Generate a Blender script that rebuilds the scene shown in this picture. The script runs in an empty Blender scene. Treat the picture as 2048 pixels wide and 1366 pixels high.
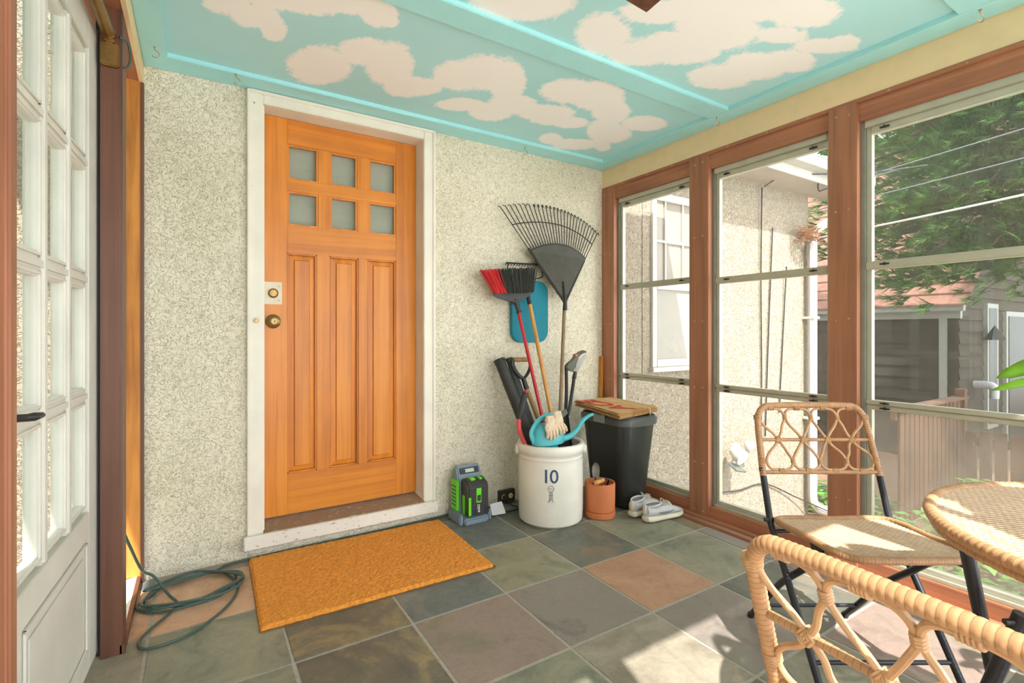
import bpy, bmesh, math, random
from mathutils import Vector, Matrix, noise
random.seed(7)
sc = bpy.context.scene
COL = sc.collection
R = math.radians
PI = math.pi

# ---------------------------------------------------------------- camera
YAW = R(32.28)
FW = Vector((math.sin(YAW), math.cos(YAW), 0)); RT = Vector((math.cos(YAW), -math.sin(YAW), 0))
CAM = Vector((-2.4535, -2.67, 1.075))
cd = bpy.data.cameras.new('camera'); cam = bpy.data.objects.new('camera', cd); COL.objects.link(cam)
cd.sensor_width = 36; cd.lens = 995.6 / 2048 * 36; cd.shift_y = -20 / 2048
cd.clip_start = .02; cd.clip_end = 300
cam.location = CAM; cam.rotation_euler = (PI / 2, 0, -YAW)
sc.camera = cam
# ---------------------------------------------------------------- sky, sun, exposure
w = bpy.data.worlds.new('world'); sc.world = w; w.use_nodes = True
bg = w.node_tree.nodes['Background']
bg.inputs['Color'].default_value = (.93, .97, 1.0, 1); bg.inputs['Strength'].default_value = 3.05
sd = bpy.data.lights.new('sun', 'SUN'); sun = bpy.data.objects.new('sun', sd); COL.objects.link(sun)
sd.energy = 5.8; sd.angle = R(.6); sd.color = (1.0, .955, .90)
sun.rotation_euler = Vector((.256, .83, -1)).to_track_quat('-Z', 'Y').to_euler()
sun.location = (-2, -8, 8)
sc.view_settings.view_transform = 'Standard'; sc.view_settings.look = 'None'
sc.view_settings.exposure = 0.86; sc.view_settings.gamma = 1.0; sc.view_settings.use_curve_mapping = False

# ---------------------------------------------------------------- helpers
def S(r, g, b):
    f = lambda c: (c / 255 / 12.92) if c / 255 <= .04045 else ((c / 255 + .055) / 1.055) ** 2.4
    return (f(r), f(g), f(b), 1.0)

MW = {}
def mw(o): return MW.get(o.name, Matrix.Identity(4)) if o else Matrix.Identity(4)

def props(o, label=None, cat=None, group=None, kind=None):
    if label: o['label'] = label
    if cat: o['category'] = cat
    if group: o['group'] = group
    if kind: o['kind'] = kind
    return o

def thing(name, label, cat, loc=(0, 0, 0), rotz=0, group=None, kind=None):
    o = bpy.data.objects.new(name, None); COL.objects.link(o)
    o.empty_display_size = .1
    o.location = loc; o.rotation_euler = (0, 0, rotz)
    MW[o.name] = Matrix.Translation(Vector(loc)) @ Matrix.Rotation(rotz, 4, 'Z')
    return props(o, label, cat, group, kind)

def catmull(pts, n=6, closed=False):
    P = [Vector(p) for p in pts]; out = []
    m = len(P); rng = range(m if closed else m - 1)
    for i in rng:
        if closed: p0, p1, p2, p3 = P[(i - 1) % m], P[i], P[(i + 1) % m], P[(i + 2) % m]
        else: p0, p1, p2, p3 = P[max(i - 1, 0)], P[i], P[i + 1], P[min(i + 2, m - 1)]
        for k in range(n):
            t = k / n
            out.append(.5 * ((2 * p1) + (-p0 + p2) * t + (2 * p0 - 5 * p1 + 4 * p2 - p3) * t * t + (-p0 + 3 * p1 - 3 * p2 + p3) * t ** 3))
    if not closed: out.append(P[-1].copy())
    return out

def resample(pts, step):
    P = [Vector(p) for p in pts]; out = [P[0].copy()]; acc = 0.0
    for a, b in zip(P, P[1:]):
        L = (b - a).length
        if L < 1e-9: continue
        pos = step - acc
        while pos <= L:
            out.append(a.lerp(b, pos / L)); pos += step
        acc = (acc + L) % step if L + acc >= step else acc + L
    if (out[-1] - P[-1]).length > step * .3: out.append(P[-1].copy())
    return out

class MB:
    def __init__(s): s.v = []; s.f = []; s.u = []
    def _a(s, vs, fs, us=None):
        n = len(s.v); s.v += [Vector(p) for p in vs]; s.u += us or [(0, 0)] * len(vs)
        s.f += [tuple(i + n for i in f) for f in fs]; return s
    def box(s, x0, x1, y0, y1, z0, z1):
        x0, x1 = min(x0, x1), max(x0, x1); y0, y1 = min(y0, y1), max(y0, y1); z0, z1 = min(z0, z1), max(z0, z1)
        vs = [(x0, y0, z0), (x1, y0, z0), (x1, y1, z0), (x0, y1, z0), (x0, y0, z1), (x1, y0, z1), (x1, y1, z1), (x0, y1, z1)]
        return s._a(vs, [(3, 2, 1, 0), (4, 5, 6, 7), (0, 1, 5, 4), (1, 2, 6, 5), (2, 3, 7, 6), (3, 0, 4, 7)])
    def cbox(s, c, size, M=None):
        t = MB().box(-size[0] / 2, size[0] / 2, -size[1] / 2, size[1] / 2, -size[2] / 2, size[2] / 2)
        M = Matrix.Translation(Vector(c)) @ (M.to_4x4() if M else Matrix.Identity(4))
        return s._a([M @ p for p in t.v], t.f)
    def hexa(s, p): return s._a(p, [(3, 2, 1, 0), (4, 5, 6, 7), (0, 1, 5, 4), (1, 2, 6, 5), (2, 3, 7, 6), (3, 0, 4, 7)])
    def tube(s, pts, r, seg=8, closed=False, cap=True, sq=(1, 1), up0=None):
        P = [Vector(p) for p in pts]; n = len(P)
        if not hasattr(r, '__len__'): r = [r] * n
        T = []
        for i in range(n):
            a = P[(i - 1) % n] if closed else P[max(i - 1, 0)]; b = P[(i + 1) % n] if closed else P[min(i + 1, n - 1)]
            t = (b - a); T.append(t.normalized() if t.length > 1e-9 else Vector((0, 0, 1)))
        up = Vector(up0) if up0 else (Vector((0, 0, 1)) if abs(T[0].z) < .9 else Vector((0, 1, 0)))
        nx = T[0].cross(up).normalized(); L = 0; vs = []; us = []
        for i in range(n):
            if i:
                L += (P[i] - P[i - 1]).length
            nx = (nx - T[i] * nx.dot(T[i]))
            nx = nx.normalized() if nx.length > 1e-6 else T[i].orthogonal().normalized()
            ny = T[i].cross(nx)
            for k in range(seg):
                a = 2 * PI * k / seg
                vs.append(P[i] + (nx * math.cos(a) * sq[0] + ny * math.sin(a) * sq[1]) * r[i]); us.append((L, k / seg))
        fs = []
        for i in range(n if closed else n - 1):
            j = (i + 1) % n
            for k in range(seg):
                l = (k + 1) % seg; fs.append((i * seg + k, i * seg + l, j * seg + l, j * seg + k))
        if cap and not closed:
            fs.append(tuple(range(seg - 1, -1, -1))); fs.append(tuple((n - 1) * seg + k for k in range(seg)))
        return s._a(vs, fs, us)
    def cyl(s, a, b, r, r2=None, seg=12): return s.tube([a, b], [r, r if r2 is None else r2], seg)
    def lathe(s, prof, c=(0, 0, 0), seg=32, axis='z', sx=1, sy=1):
        vs = []; n = len(prof); c = Vector(c)
        for r, z in prof:
            for k in range(seg):
                a = 2 * PI * k / seg; p = (r * math.cos(a) * sx, r * math.sin(a) * sy, z)
                if axis == 'y': p = (p[0], -p[2], p[1])
                if axis == 'x': p = (p[2], p[0], p[1])
                vs.append(c + Vector(p))
        fs = [(i * seg + k, i * seg + (k + 1) % seg, (i + 1) * seg + (k + 1) % seg, (i + 1) * seg + k) for i in range(n - 1) for k in range(seg)]
        if prof[0][0] > 1e-6: fs.append(tuple(range(seg - 1, -1, -1)))
        if prof[-1][0] > 1e-6: fs.append(tuple((n - 1) * seg + k for k in range(seg)))
        return s._a(vs, fs)
    def loft(s, rings, cap=True):
        m = len(rings[0]); vs = [p for r in rings for p in r]; n = len(rings)
        fs = [(i * m + k, i * m + (k + 1) % m, (i + 1) * m + (k + 1) % m, (i + 1) * m + k) for i in range(n - 1) for k in range(m)]
        if cap: fs += [tuple(range(m - 1, -1, -1)), tuple((n - 1) * m + k for k in range(m))]
        return s._a(vs, fs)
    def prism(s, poly, M, h):
        n = len(poly); vs = [M @ Vector((a, b, 0)) for a, b in poly] + [M @ Vector((a, b, h)) for a, b in poly]
        return s._a(vs, [tuple(range(n - 1, -1, -1)), tuple(range(n, 2 * n))] + [(k, (k + 1) % n, n + (k + 1) % n, n + k) for k in range(n)])
    def xf(s, M): s.v = [M @ p for p in s.v]; return s
    def build(s, name, mat, parent=None, world=True, smooth=True, bevel=0, label=None, cat=None, group=None, kind=None, at=None, sub=0):
        me = bpy.data.meshes.new(name); vs = s.v
        if parent is not None and world:
            I = mw(parent).inverted(); vs = [I @ p for p in vs]
        if at is not None and parent is None:
            a = Vector(at); vs = [p - a for p in vs]
        me.from_pydata([tuple(p) for p in vs], [], s.f)
        if any(u != (0, 0) for u in s.u):
            uv = me.uv_layers.new(name='UVMap')
            for l in me.loops: uv.data[l.index].uv = s.u[l.vertex_index]
        bm = bmesh.new(); bm.from_mesh(me)
        bmesh.ops.recalc_face_normals(bm, faces=bm.faces)
        if bevel:
            es = [e for e in bm.edges if len(e.link_faces) == 2 and e.calc_face_angle(0) > .5]
            bmesh.ops.bevel(bm, geom=es, offset=bevel, segments=2, affect='EDGES', clamp_overlap=True)
        bm.to_mesh(me); bm.free()
        if smooth:
            me.polygons.foreach_set('use_smooth', [True] * len(me.polygons)); me.set_sharp_from_angle(angle=R(38))
        me.materials.append(mat)
        o = bpy.data.objects.new(name, me); COL.objects.link(o)
        if parent is not None:
            o.parent = parent; MW[o.name] = mw(parent)
        elif at is not None:
            o.location = at; MW[o.name] = Matrix.Translation(Vector(at))
        if sub:
            m = o.modifiers.new('sub', 'SUBSURF'); m.levels = sub; m.render_levels = sub
        return props(o, label, cat, group, kind)

def share(src, parent=None, M=None, name=None):
    c = src.copy(); COL.objects.link(c)
    if name: c.name = name
    if parent is not None: c.parent = parent; MW[c.name] = mw(parent)
    if M is not None: c.matrix_basis = M
    return c

def dup(root, loc, rotz, label=None, group=None):
    r = root.copy(); COL.objects.link(r); r.location = loc; r.rotation_euler = (0, 0, rotz)
    MW[r.name] = Matrix.Translation(Vector(loc)) @ Matrix.Rotation(rotz, 4, 'Z')
    if label: r['label'] = label
    if group: r['group'] = group
    for ch in list(root.children):
        c = ch.copy(); COL.objects.link(c); c.parent = r; MW[c.name] = MW[r.name]
        for g in list(ch.children):
            d = g.copy(); COL.objects.link(d); d.parent = c; MW[d.name] = MW[r.name]
    return r

def rbox(x0, x1, y0, y1, r, n=5):
    out = []
    for cx, cy, a0 in ((x1 - r, y1 - r, 0), (x0 + r, y1 - r, 90), (x0 + r, y0 + r, 180), (x1 - r, y0 + r, 270)):
        for k in range(n + 1):
            a = R(a0 + 90 * k / n); out.append((cx + r * math.cos(a), cy + r * math.sin(a)))
    return out

def text_mesh(body, size, bold=.0, shear=0.0, extr=.0004):
    cu = bpy.data.curves.new('lettering', 'FONT'); cu.body = body; cu.size = size; cu.align_x = 'CENTER'; cu.align_y = 'CENTER'
    cu.offset = bold; cu.shear = shear; cu.extrude = extr; cu.resolution_u = 3
    o = bpy.data.objects.new('lettering', cu); COL.objects.link(o)
    dg = bpy.context.evaluated_depsgraph_get(); me = bpy.data.meshes.new_from_object(o.evaluated_get(dg))
    bpy.data.objects.remove(o); b = MB(); b.v = [v.co.copy() for v in me.vertices]; b.f = [tuple(p.vertices) for p in me.polygons]; b.u = [(0, 0)] * len(b.v)
    return b

# ---------------------------------------------------------------- materials
def nmat(name):
    m = bpy.data.materials.new(name); m.use_nodes = True; nt = m.node_tree
    return m, nt, nt.nodes['Principled BSDF']
def nd(nt, t, **kw):
    n = nt.nodes.new(t)
    for k, v in kw.items():
        if k in n.inputs: n.inputs[k].default_value = v
        else: setattr(n, k, v)
    return n
def mul(c, k): return (min(c[0] * k, 1), min(c[1] * k, 1), min(c[2] * k, 1), 1)
def ramp(nt, fac, stops):
    r = nd(nt, 'ShaderNodeValToRGB'); el = r.color_ramp.elements
    while len(el) < len(stops): el.new(.5)
    for e, (p, c) in zip(el, stops): e.position = p; e.color = c
    nt.links.new(fac, r.inputs['Fac']); return r.outputs['Color']
def coord(nt, scale=(1, 1, 1), src='Object'):
    tc = nd(nt, 'ShaderNodeTexCoord'); mp = nd(nt, 'ShaderNodeMapping'); mp.inputs['Scale'].default_value = scale
    nt.links.new(tc.outputs[src], mp.inputs['Vector']); return mp.outputs['Vector']
def noise_n(nt, vec, scale, detail=4, rough=.55, dist=0):
    n = nd(nt, 'ShaderNodeTexNoise', Scale=scale, Detail=detail, Roughness=rough, Distortion=dist)
    nt.links.new(vec, n.inputs['Vector']); return n.outputs['Fac']
def bump_n(nt, b, h, strength, dist=.01):
    n = nd(nt, 'ShaderNodeBump', Strength=strength, Distance=dist)
    nt.links.new(h, n.inputs['Height']); nt.links.new(n.outputs['Normal'], b.inputs['Normal'])

def pm(name, col, rough=.5, metal=0, var=.1, vscale=12, bump=0, bscale=80, stretch=(1, 1, 1), spec=.5, sheen=0):
    m, nt, b = nmat(name)
    v = coord(nt, stretch); f = noise_n(nt, v, vscale, 5)
    nt.links.new(ramp(nt, f, [(.3, mul(col, 1 - var)), (.7, mul(col, 1 + var))]), b.inputs['Base Color'])
    b.inputs['Roughness'].default_value = rough; b.inputs['Metallic'].default_value = metal
    b.inputs['Specular IOR Level'].default_value = spec
    if bump: bump_n(nt, b, noise_n(nt, v, bscale, 3), bump, .004)
    return m

def wood(name, c1, c2, c3=None, axis=2, grain=22, rough=.45, long=.9, bump=.08, dark=None):
    m, nt, b = nmat(name)
    sca = [grain] * 3; sca[axis] = long
    v = coord(nt, tuple(sca)); f = noise_n(nt, v, 1.0, 6, .6, .6)
    v2 = coord(nt, (1.3, 1.3, .8)); f2 = noise_n(nt, v2, 3.0, 3)
    mx = nd(nt, 'ShaderNodeMath', operation='MULTIPLY_ADD'); nt.links.new(f2, mx.inputs[0]); mx.inputs[1].default_value = .45
    nt.links.new(f, mx.inputs[2])
    c3 = c3 or mul(c1, .9)
    nt.links.new(ramp(nt, mx.outputs[0], [(.42, c1), (.68, c3), (.92, c2)]), b.inputs['Base Color'])
    b.inputs['Roughness'].default_value = rough
    bump_n(nt, b, f, bump, .002)
    return m

def worn_paint(name, col, wear, rough=.5, amount=.64, scale=16, stretch=(1, 1, 1)):
    m, nt, b = nmat(name)
    v = coord(nt, stretch); f = noise_n(nt, v, scale, 8, .68); g = noise_n(nt, coord(nt), 5, 4)
    c1 = ramp(nt, g, [(.3, mul(col, .9)), (.7, mul(col, 1.04))])
    k = ramp(nt, f, [(amount, (0, 0, 0, 1)), (amount + .03, (1, 1, 1, 1))])
    mx = nd(nt, 'ShaderNodeMix', data_type='RGBA'); nt.links.new(k, mx.inputs['Factor']); nt.links.new(c1, mx.inputs['A']); mx.inputs['B'].default_value = wear
    nt.links.new(mx.outputs['Result'], b.inputs['Base Color']); b.inputs['Roughness'].default_value = rough
    bump_n(nt, b, f, .12, .003)
    return m

def stucco(name, light, dark, scale=34, bump=.9, moss=None):
    m, nt, b = nmat(name)
    v = coord(nt); f = noise_n(nt, v, scale, 2, .5, 1.2); g = noise_n(nt, v, scale * 3.2, 3, .6, .5); big = noise_n(nt, v, 1.8, 4)
    sb = nd(nt, 'ShaderNodeMath', operation='SUBTRACT'); nt.links.new(f, sb.inputs[0]); sb.inputs[1].default_value = .5
    ab = nd(nt, 'ShaderNodeMath', operation='ABSOLUTE'); nt.links.new(sb.outputs[0], ab.inputs[0])
    h = ramp(nt, ab.outputs[0], [(.0, (0, 0, 0, 1)), (.045, (.75, .75, .75, 1)), (.16, (1, 1, 1, 1))])
    hh = nd(nt, 'ShaderNodeMath', operation='MULTIPLY_ADD'); nt.links.new(g, hh.inputs[0]); hh.inputs[1].default_value = .5; nt.links.new(h, hh.inputs[2])
    mid = tuple((a_ + 2 * b_) / 3 for a_, b_ in zip(dark, light))
    c = ramp(nt, hh.outputs[0], [(.20, dark), (.62, mid), (1.15 / 1.2, light), (1.0, mul(light, 1.04))])
    mx = nd(nt, 'ShaderNodeMix', data_type='RGBA'); mx.blend_type = 'MULTIPLY'; mx.inputs['Factor'].default_value = 1
    nt.links.new(c, mx.inputs['A']); nt.links.new(ramp(nt, big, [(.3, moss or (.88, .88, .82, 1)), (.62, (1, 1, 1, 1))]), mx.inputs['B'])
    nt.links.new(mx.outputs['Result'], b.inputs['Base Color']); b.inputs['Roughness'].default_value = .9; b.inputs['Specular IOR Level'].default_value = .2
    bump_n(nt, b, hh.outputs[0], bump, .007)
    return m

def slate(name, c1, c2, c3):
    m, nt, b = nmat(name)
    v = coord(nt); oi = nd(nt, 'ShaderNodeObjectInfo')
    va = nd(nt, 'ShaderNodeVectorMath', operation='SCALE'); va.inputs[0].default_value = (13.7, 7.3, 3.1); nt.links.new(oi.outputs['Random'], va.inputs['Scale'])
    vv = nd(nt, 'ShaderNodeVectorMath', operation='ADD'); nt.links.new(v, vv.inputs[0]); nt.links.new(va.outputs[0], vv.inputs[1]); v = vv.outputs[0]
    f = noise_n(nt, v, 4.5, 7, .6, 1.2); g = noise_n(nt, v, 38, 5, .65, .8); h = noise_n(nt, v, 7, 8, .7, 2.5)
    ad = nd(nt, 'ShaderNodeMath', operation='MULTIPLY_ADD'); nt.links.new(g, ad.inputs[0]); ad.inputs[1].default_value = .3; nt.links.new(f, ad.inputs[2])
    c = ramp(nt, ad.outputs[0], [(.45, c1), (.63, c2), (.84, c3)])
    vein = ramp(nt, h, [(.485, (1, 1, 1, 1)), (.5, (1.25, 1.22, 1.15, 1)), (.515, (1, 1, 1, 1))])
    mx = nd(nt, 'ShaderNodeMix', data_type='RGBA'); mx.blend_type = 'MULTIPLY'; mx.inputs['Factor'].default_value = .8
    nt.links.new(c, mx.inputs['A']); nt.links.new(vein, mx.inputs['B'])
    nt.links.new(mx.outputs['Result'], b.inputs['Base Color']); b.inputs['Roughness'].default_value = .5; b.inputs['Specular IOR Level'].default_value = .4
    bump_n(nt, b, ad.outputs[0], .35, .006)
    return m

def glass(name, dust=.04, tint=(.97, .985, .97, 1), dcol=(.75, .72, .66, 1), refl=1.0):
    m = bpy.data.materials.new(name); m.use_nodes = True; nt = m.node_tree; nt.nodes.clear()
    out = nd(nt, 'ShaderNodeOutputMaterial'); tr = nd(nt, 'ShaderNodeBsdfTransparent'); tr.inputs['Color'].default_value = tint
    gl = nd(nt, 'ShaderNodeBsdfGlossy', Roughness=.02); fr = nd(nt, 'ShaderNodeLayerWeight', Blend=.5); pw = nd(nt, 'ShaderNodeMath', operation='POWER'); nt.links.new(fr.outputs['Facing'], pw.inputs[0]); pw.inputs[1].default_value = 5
    fm = nd(nt, 'ShaderNodeMath', operation='MULTIPLY_ADD'); nt.links.new(pw.outputs[0], fm.inputs[0]); fm.inputs[1].default_value = .5 * refl; fm.inputs[2].default_value = .025 * refl
    m1 = nd(nt, 'ShaderNodeMixShader'); nt.links.new(fm.outputs[0], m1.inputs[0]); nt.links.new(tr.outputs[0], m1.inputs[1]); nt.links.new(gl.outputs[0], m1.inputs[2])
    df = nd(nt, 'ShaderNodeBsdfTranslucent'); df.inputs['Color'].default_value = dcol
    d2 = nd(nt, 'ShaderNodeBsdfDiffuse'); d2.inputs['Color'].default_value = dcol
    ds = nd(nt, 'ShaderNodeMixShader'); ds.inputs[0].default_value = .5; nt.links.new(df.outputs[0], ds.inputs[1]); nt.links.new(d2.outputs[0], ds.inputs[2])
    v = coord(nt); n1 = noise_n(nt, v, 2.2, 5, .6); n2 = noise_n(nt, v, 90, 2, .6)
    k1 = ramp(nt, n1, [(.3, (dust * .5,) * 3 + (1,)), (.75, (dust * 1.5,) * 3 + (1,))])
    k2 = ramp(nt, n2, [(.70, (0, 0, 0, 1)), (.78, (min(dust * 3, .5),) * 3 + (1,))])
    ka = nd(nt, 'ShaderNodeMath', operation='ADD'); nt.links.new(k1, ka.inputs[0]); nt.links.new(k2, ka.inputs[1])
    m2 = nd(nt, 'ShaderNodeMixShader'); nt.links.new(ka.outputs[0], m2.inputs[0]); nt.links.new(m1.outputs[0], m2.inputs[1]); nt.links.new(ds.outputs[0], m2.inputs[2])
    nt.links.new(m2.outputs[0], out.inputs['Surface']); return m

def rattan(name, col, gap=.0085, darkk=.5):
    m, nt, b = nmat(name)
    uv = nd(nt, 'ShaderNodeUVMap'); sx = nd(nt, 'ShaderNodeSeparateXYZ'); nt.links.new(uv.outputs[0], sx.inputs[0])
    d = nd(nt, 'ShaderNodeMath', operation='DIVIDE'); nt.links.new(sx.outputs['X'], d.inputs[0]); d.inputs[1].default_value = gap
    fr = nd(nt, 'ShaderNodeMath', operation='FRACT'); nt.links.new(d.outputs[0], fr.inputs[0])
    n = noise_n(nt, coord(nt), 40, 4)
    c = ramp(nt, n, [(.3, mul(col, .82)), (.7, mul(col, 1.1))])
    k = ramp(nt, fr.outputs[0], [(0, (darkk,) * 3 + (1,)), (.1, (1, 1, 1, 1)), (.9, (1, 1, 1, 1)), (1, (darkk,) * 3 + (1,))])
    mx = nd(nt, 'ShaderNodeMix', data_type='RGBA'); mx.blend_type = 'MULTIPLY'; mx.inputs['Factor'].default_value = 1
    nt.links.new(c, mx.inputs['A']); nt.links.new(k, mx.inputs['B']); nt.links.new(mx.outputs['Result'], b.inputs['Base Color'])
    b.inputs['Roughness'].default_value = .45; return m

M = {}
M['stucco'] = stucco('cream stucco', S(236, 228, 208), S(186, 176, 150), 46, .55)
M['stucco_out'] = stucco('weathered stucco', S(170, 157, 141), S(112, 101, 88), 44, .8)
M['fir'] = wood('varnished fir', S(230, 150, 52), S(192, 112, 32), S(218, 134, 42), 2, 26, .38)
M['fir_x'] = wood('varnished fir rail', S(230, 150, 52), S(192, 112, 32), S(218, 134, 42), 0, 26, .38)
M['raw_wood'] = wood('raw pine board', S(226, 160, 76), S(160, 96, 34), S(210, 138, 56), 2, 14, .6)
M['brown'] = wood('red brown stained cedar', S(188, 130, 96), S(146, 96, 70), S(170, 114, 84), 2, 30, .5)
M['brown_y'] = wood('red brown stained beam', S(190, 130, 94), S(150, 96, 70), S(174, 114, 82), 1, 30, .5)
M['brown_x'] = wood('red brown stained rail', S(190, 130, 94), S(150, 96, 70), S(174, 114, 82), 0, 30, .5)
M['dark_brown'] = wood('dark brown jamb', S(120, 80, 60), S(84, 54, 40), S(106, 68, 50), 2, 30, .45)
M['tan'] = pm('tan painted board', S(242, 214, 168), .6, var=.04)
M['white_paint'] = worn_paint('chipped white paint', S(236, 230, 214), S(120, 100, 80), .5, .68, 22)
M['sill_wood'] = worn_paint('bare weathered sill', S(150, 122, 96), S(214, 206, 192), .75, .6, 14, (2, 9, 9))
M['sill_nose'] = worn_paint('peeling white sill edge', S(232, 228, 218), S(130, 108, 88), .6, .6, 24, (1, 3, 3))
M['white_door'] = worn_paint('white door paint', S(226, 224, 214), S(168, 160, 130), .45, .72, 9)
M['alu'] = pm('beige aluminium', S(190, 188, 170), .42, .35, .06, 20)
M['alu_dark'] = pm('grey green aluminium', S(140, 146, 134), .45, .3, .08, 20)
M['glass'] = glass('window glass', .05, dcol=(.55, .52, .47, 1))
M['glass_hazy'] = glass('dusty window glass', .34, dcol=(.36, .32, .27, 1))
M['glass_door'] = glass('door lite glass', .02)
M['curtain'] = pm('grey curtain', S(172, 172, 158), .9, var=.05, vscale=3, stretch=(3, 1, .4))
M['grout'] = pm('grey grout', S(168, 162, 150), .9, var=.1, vscale=60, bump=.2)
M['batten'] = pm('turquoise trim paint', S(170, 230, 234), .5, var=.03)
M['steel'] = pm('black steel', S(46, 48, 54), .35, .4, .12, 30)
M['brass'] = pm('aged brass', S(150, 122, 76), .35, .9, .15, 40)
M['chrome'] = pm('pale metal plate', S(206, 196, 172), .45, .15, .06, 30)
M['screw'] = pm('brass screw', S(190, 160, 120), .35, .8, .05)
M['rattan'] = rattan('wrapped rattan', S(182, 138, 98))
M['rattan_plain'] = pm('bare rattan cane', S(188, 146, 106), .42, var=.14, vscale=30)
M['weave'] = pm('woven resin rattan', S(188, 158, 126), .5, var=.16, vscale=60)
M['coir'] = pm('orange coir', S(226, 146, 54), .95, var=.22, vscale=70, bump=.9, bscale=260)
M['mat_base'] = pm('mat rubber edge', S(120, 82, 34), .9)
M['cord'] = pm('dark green vinyl cord', S(66, 86, 78), .45, var=.1)
M['black_cord'] = pm('black cord', S(34, 34, 34), .5)
M['black'] = pm('black plastic', S(40, 41, 40), .42, var=.15, vscale=10)
M['black_soft'] = pm('black rubber', S(52, 53, 50), .65, var=.2, vscale=14, bump=.1)
M['can_black'] = pm('charcoal can plastic', S(50, 52, 51), .36, var=.06, vscale=5)
M['can_grey'] = pm('grey lid plastic', S(92, 96, 96), .4, var=.05)
M['latch'] = pm('pale grey latch', S(150, 158, 152), .45, var=.04)
M['crock'] = worn_paint('salt glaze stoneware', S(238, 234, 222), S(186, 150, 112), .25, .74, 5)
M['ink'] = pm('blue stamp ink', S(48, 78, 112), .5, var=.3, vscale=80)
M['terracotta'] = pm('terracotta clay', S(208, 122, 74), .7, var=.08, vscale=9)
M['teal'] = pm('teal watering can plastic', S(84, 184, 194), .4, var=.05)
M['pad'] = pm('teal foam', S(20, 132, 152), .7, var=.05, bump=.1, bscale=300)
M['red'] = pm('red plastic', S(190, 30, 40), .35, var=.08)
M['pink'] = pm('coral red grip', S(224, 86, 90), .4, var=.06)
M['bristle_red'] = pm('red bristle', S(214, 44, 48), .6, var=.2, vscale=120, stretch=(1, 1, .1))
M['bristle_black'] = pm('black bristle', S(56, 60, 54), .6, var=.3, vscale=120, stretch=(1, 1, .1))
M['rake'] = pm('dark grey rake plastic', S(74, 72, 62), .55, var=.14, vscale=16)
M['tine'] = pm('black rake tine', S(46, 46, 42), .5, var=.1)
M['ash'] = wood('ash handle', S(222, 164, 92), S(190, 126, 60), None, 2, 40, .45)
M['old_ash'] = wood('weathered ash handle', S(172, 132, 88), S(120, 86, 54), None, 2, 40, .7)
M['rake_pole'] = wood('grey brown pole', S(156, 130, 96), S(120, 96, 68), None, 2, 40, .6)
M['lop_grey'] = pm('grey green pruner plastic', S(92, 98, 84), .5)
M['blade'] = pm('steel blade', S(150, 146, 140), .35, .8, .1, 30)
M['orange'] = pm('orange plastic', S(230, 110, 50), .4)
M['glove'] = pm('tan work glove', S(222, 200, 170), .9, var=.15, vscale=40, bump=.3)
M['glove_pink'] = pm('pink glove cuff', S(210, 130, 140), .9, var=.1)
M['ch_grey'] = pm('grey blue charger plastic', S(130, 146, 160), .45, var=.04)
M['ch_green'] = pm('bright green plastic', S(110, 220, 40), .4, var=.04)
M['ch_dark'] = pm('charcoal battery plastic', S(58, 58, 56), .5, var=.08)
M['screen'] = pm('pale display', S(190, 210, 200), .3)
M['paper'] = pm('kraft paper', S(206, 164, 112), .85, var=.08, vscale=18)
M['paper_edge'] = pm('kraft paper edge', S(186, 138, 84), .9)
M['print_red'] = pm('red print', S(204, 60, 52), .8, var=.1, vscale=60)
M['string'] = pm('cream string', S(236, 220, 186), .9)
M['tag'] = pm('white paper tag', S(226, 226, 226), .8)
M['outlet'] = pm('dark outlet plate', S(66, 62, 54), .5, .3)
M['ivory'] = pm('ivory receptacle', S(222, 200, 150), .5)
M['shoe'] = pm('light grey knit', S(196, 196, 196), .85, var=.1, vscale=70, bump=.3, bscale=240)
M['sole'] = pm('off white foam sole', S(226, 220, 200), .7, var=.06)
M['shoe_dark'] = pm('grey shoe lining', S(120, 122, 128), .9)
M['swoosh'] = pm('grey swoosh', S(126, 128, 136), .6)
M['lace'] = pm('cream laces', S(226, 220, 204), .9)
M['leaf'] = pm('glossy green leaf', S(124, 190, 50), .35, var=.25, vscale=14)
M['soil'] = pm('brown mulch', S(128, 98, 76), .95, var=.35, vscale=26, bump=.8, bscale=40)
M['bounce_patio'] = pm('pale patio concrete', S(222, 219, 213), .9, var=.06, vscale=3)  # kept pale so the unseen ground bounces light upward
M['concrete'] = pm('pale concrete', S(190, 186, 176), .9, var=.1, vscale=8)
M['ground_leaf'] = pm('ground cover leaf', S(92, 136, 50), .5, var=.3, vscale=9)
M['pine'] = pm('pine needles', S(66, 96, 40), .7, var=.35, vscale=3, spec=.15)
M['bark'] = pm('bark', S(84, 66, 52), .9, var=.3, vscale=20, bump=.6)
M['siding'] = pm('dark taupe siding', S(64, 59, 51), .85, var=.12, vscale=4, stretch=(1, 1, 8), spec=.08)
M['n_trim'] = pm('pale neighbour trim', S(140, 143, 136), .7, var=.04, spec=.1)
M['shingle'] = pm('red brown shingles', S(128, 94, 82), .9, var=.22, vscale=14, spec=.1)
M['fence'] = wood('weathered fence', S(100, 68, 47), S(66, 44, 31), None, 2, 16, .85)
M['gutter'] = pm('white gutter', S(190, 186, 180), .45, var=.06)
M['soffit'] = pm('pinkish white soffit', S(178, 164, 154), .7, var=.06)
M['n_glass'] = pm('dark window', S(46, 50, 50), .4, var=.2, vscale=2, spec=.06)
M['pale_glass'] = pm('curtained window pane', S(150, 140, 128), .12, var=.08, vscale=2)
M['twig'] = pm('dry twigs', S(140, 92, 62), .95, var=.3, vscale=60)
M['pvc'] = pm('grey pvc', S(170, 174, 180), .5)
M['pot_glaze'] = pm('white glazed planter', S(214, 210, 200), .3)

# ================================================================ STRUCTURE
ST = dict(kind='structure')
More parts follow.
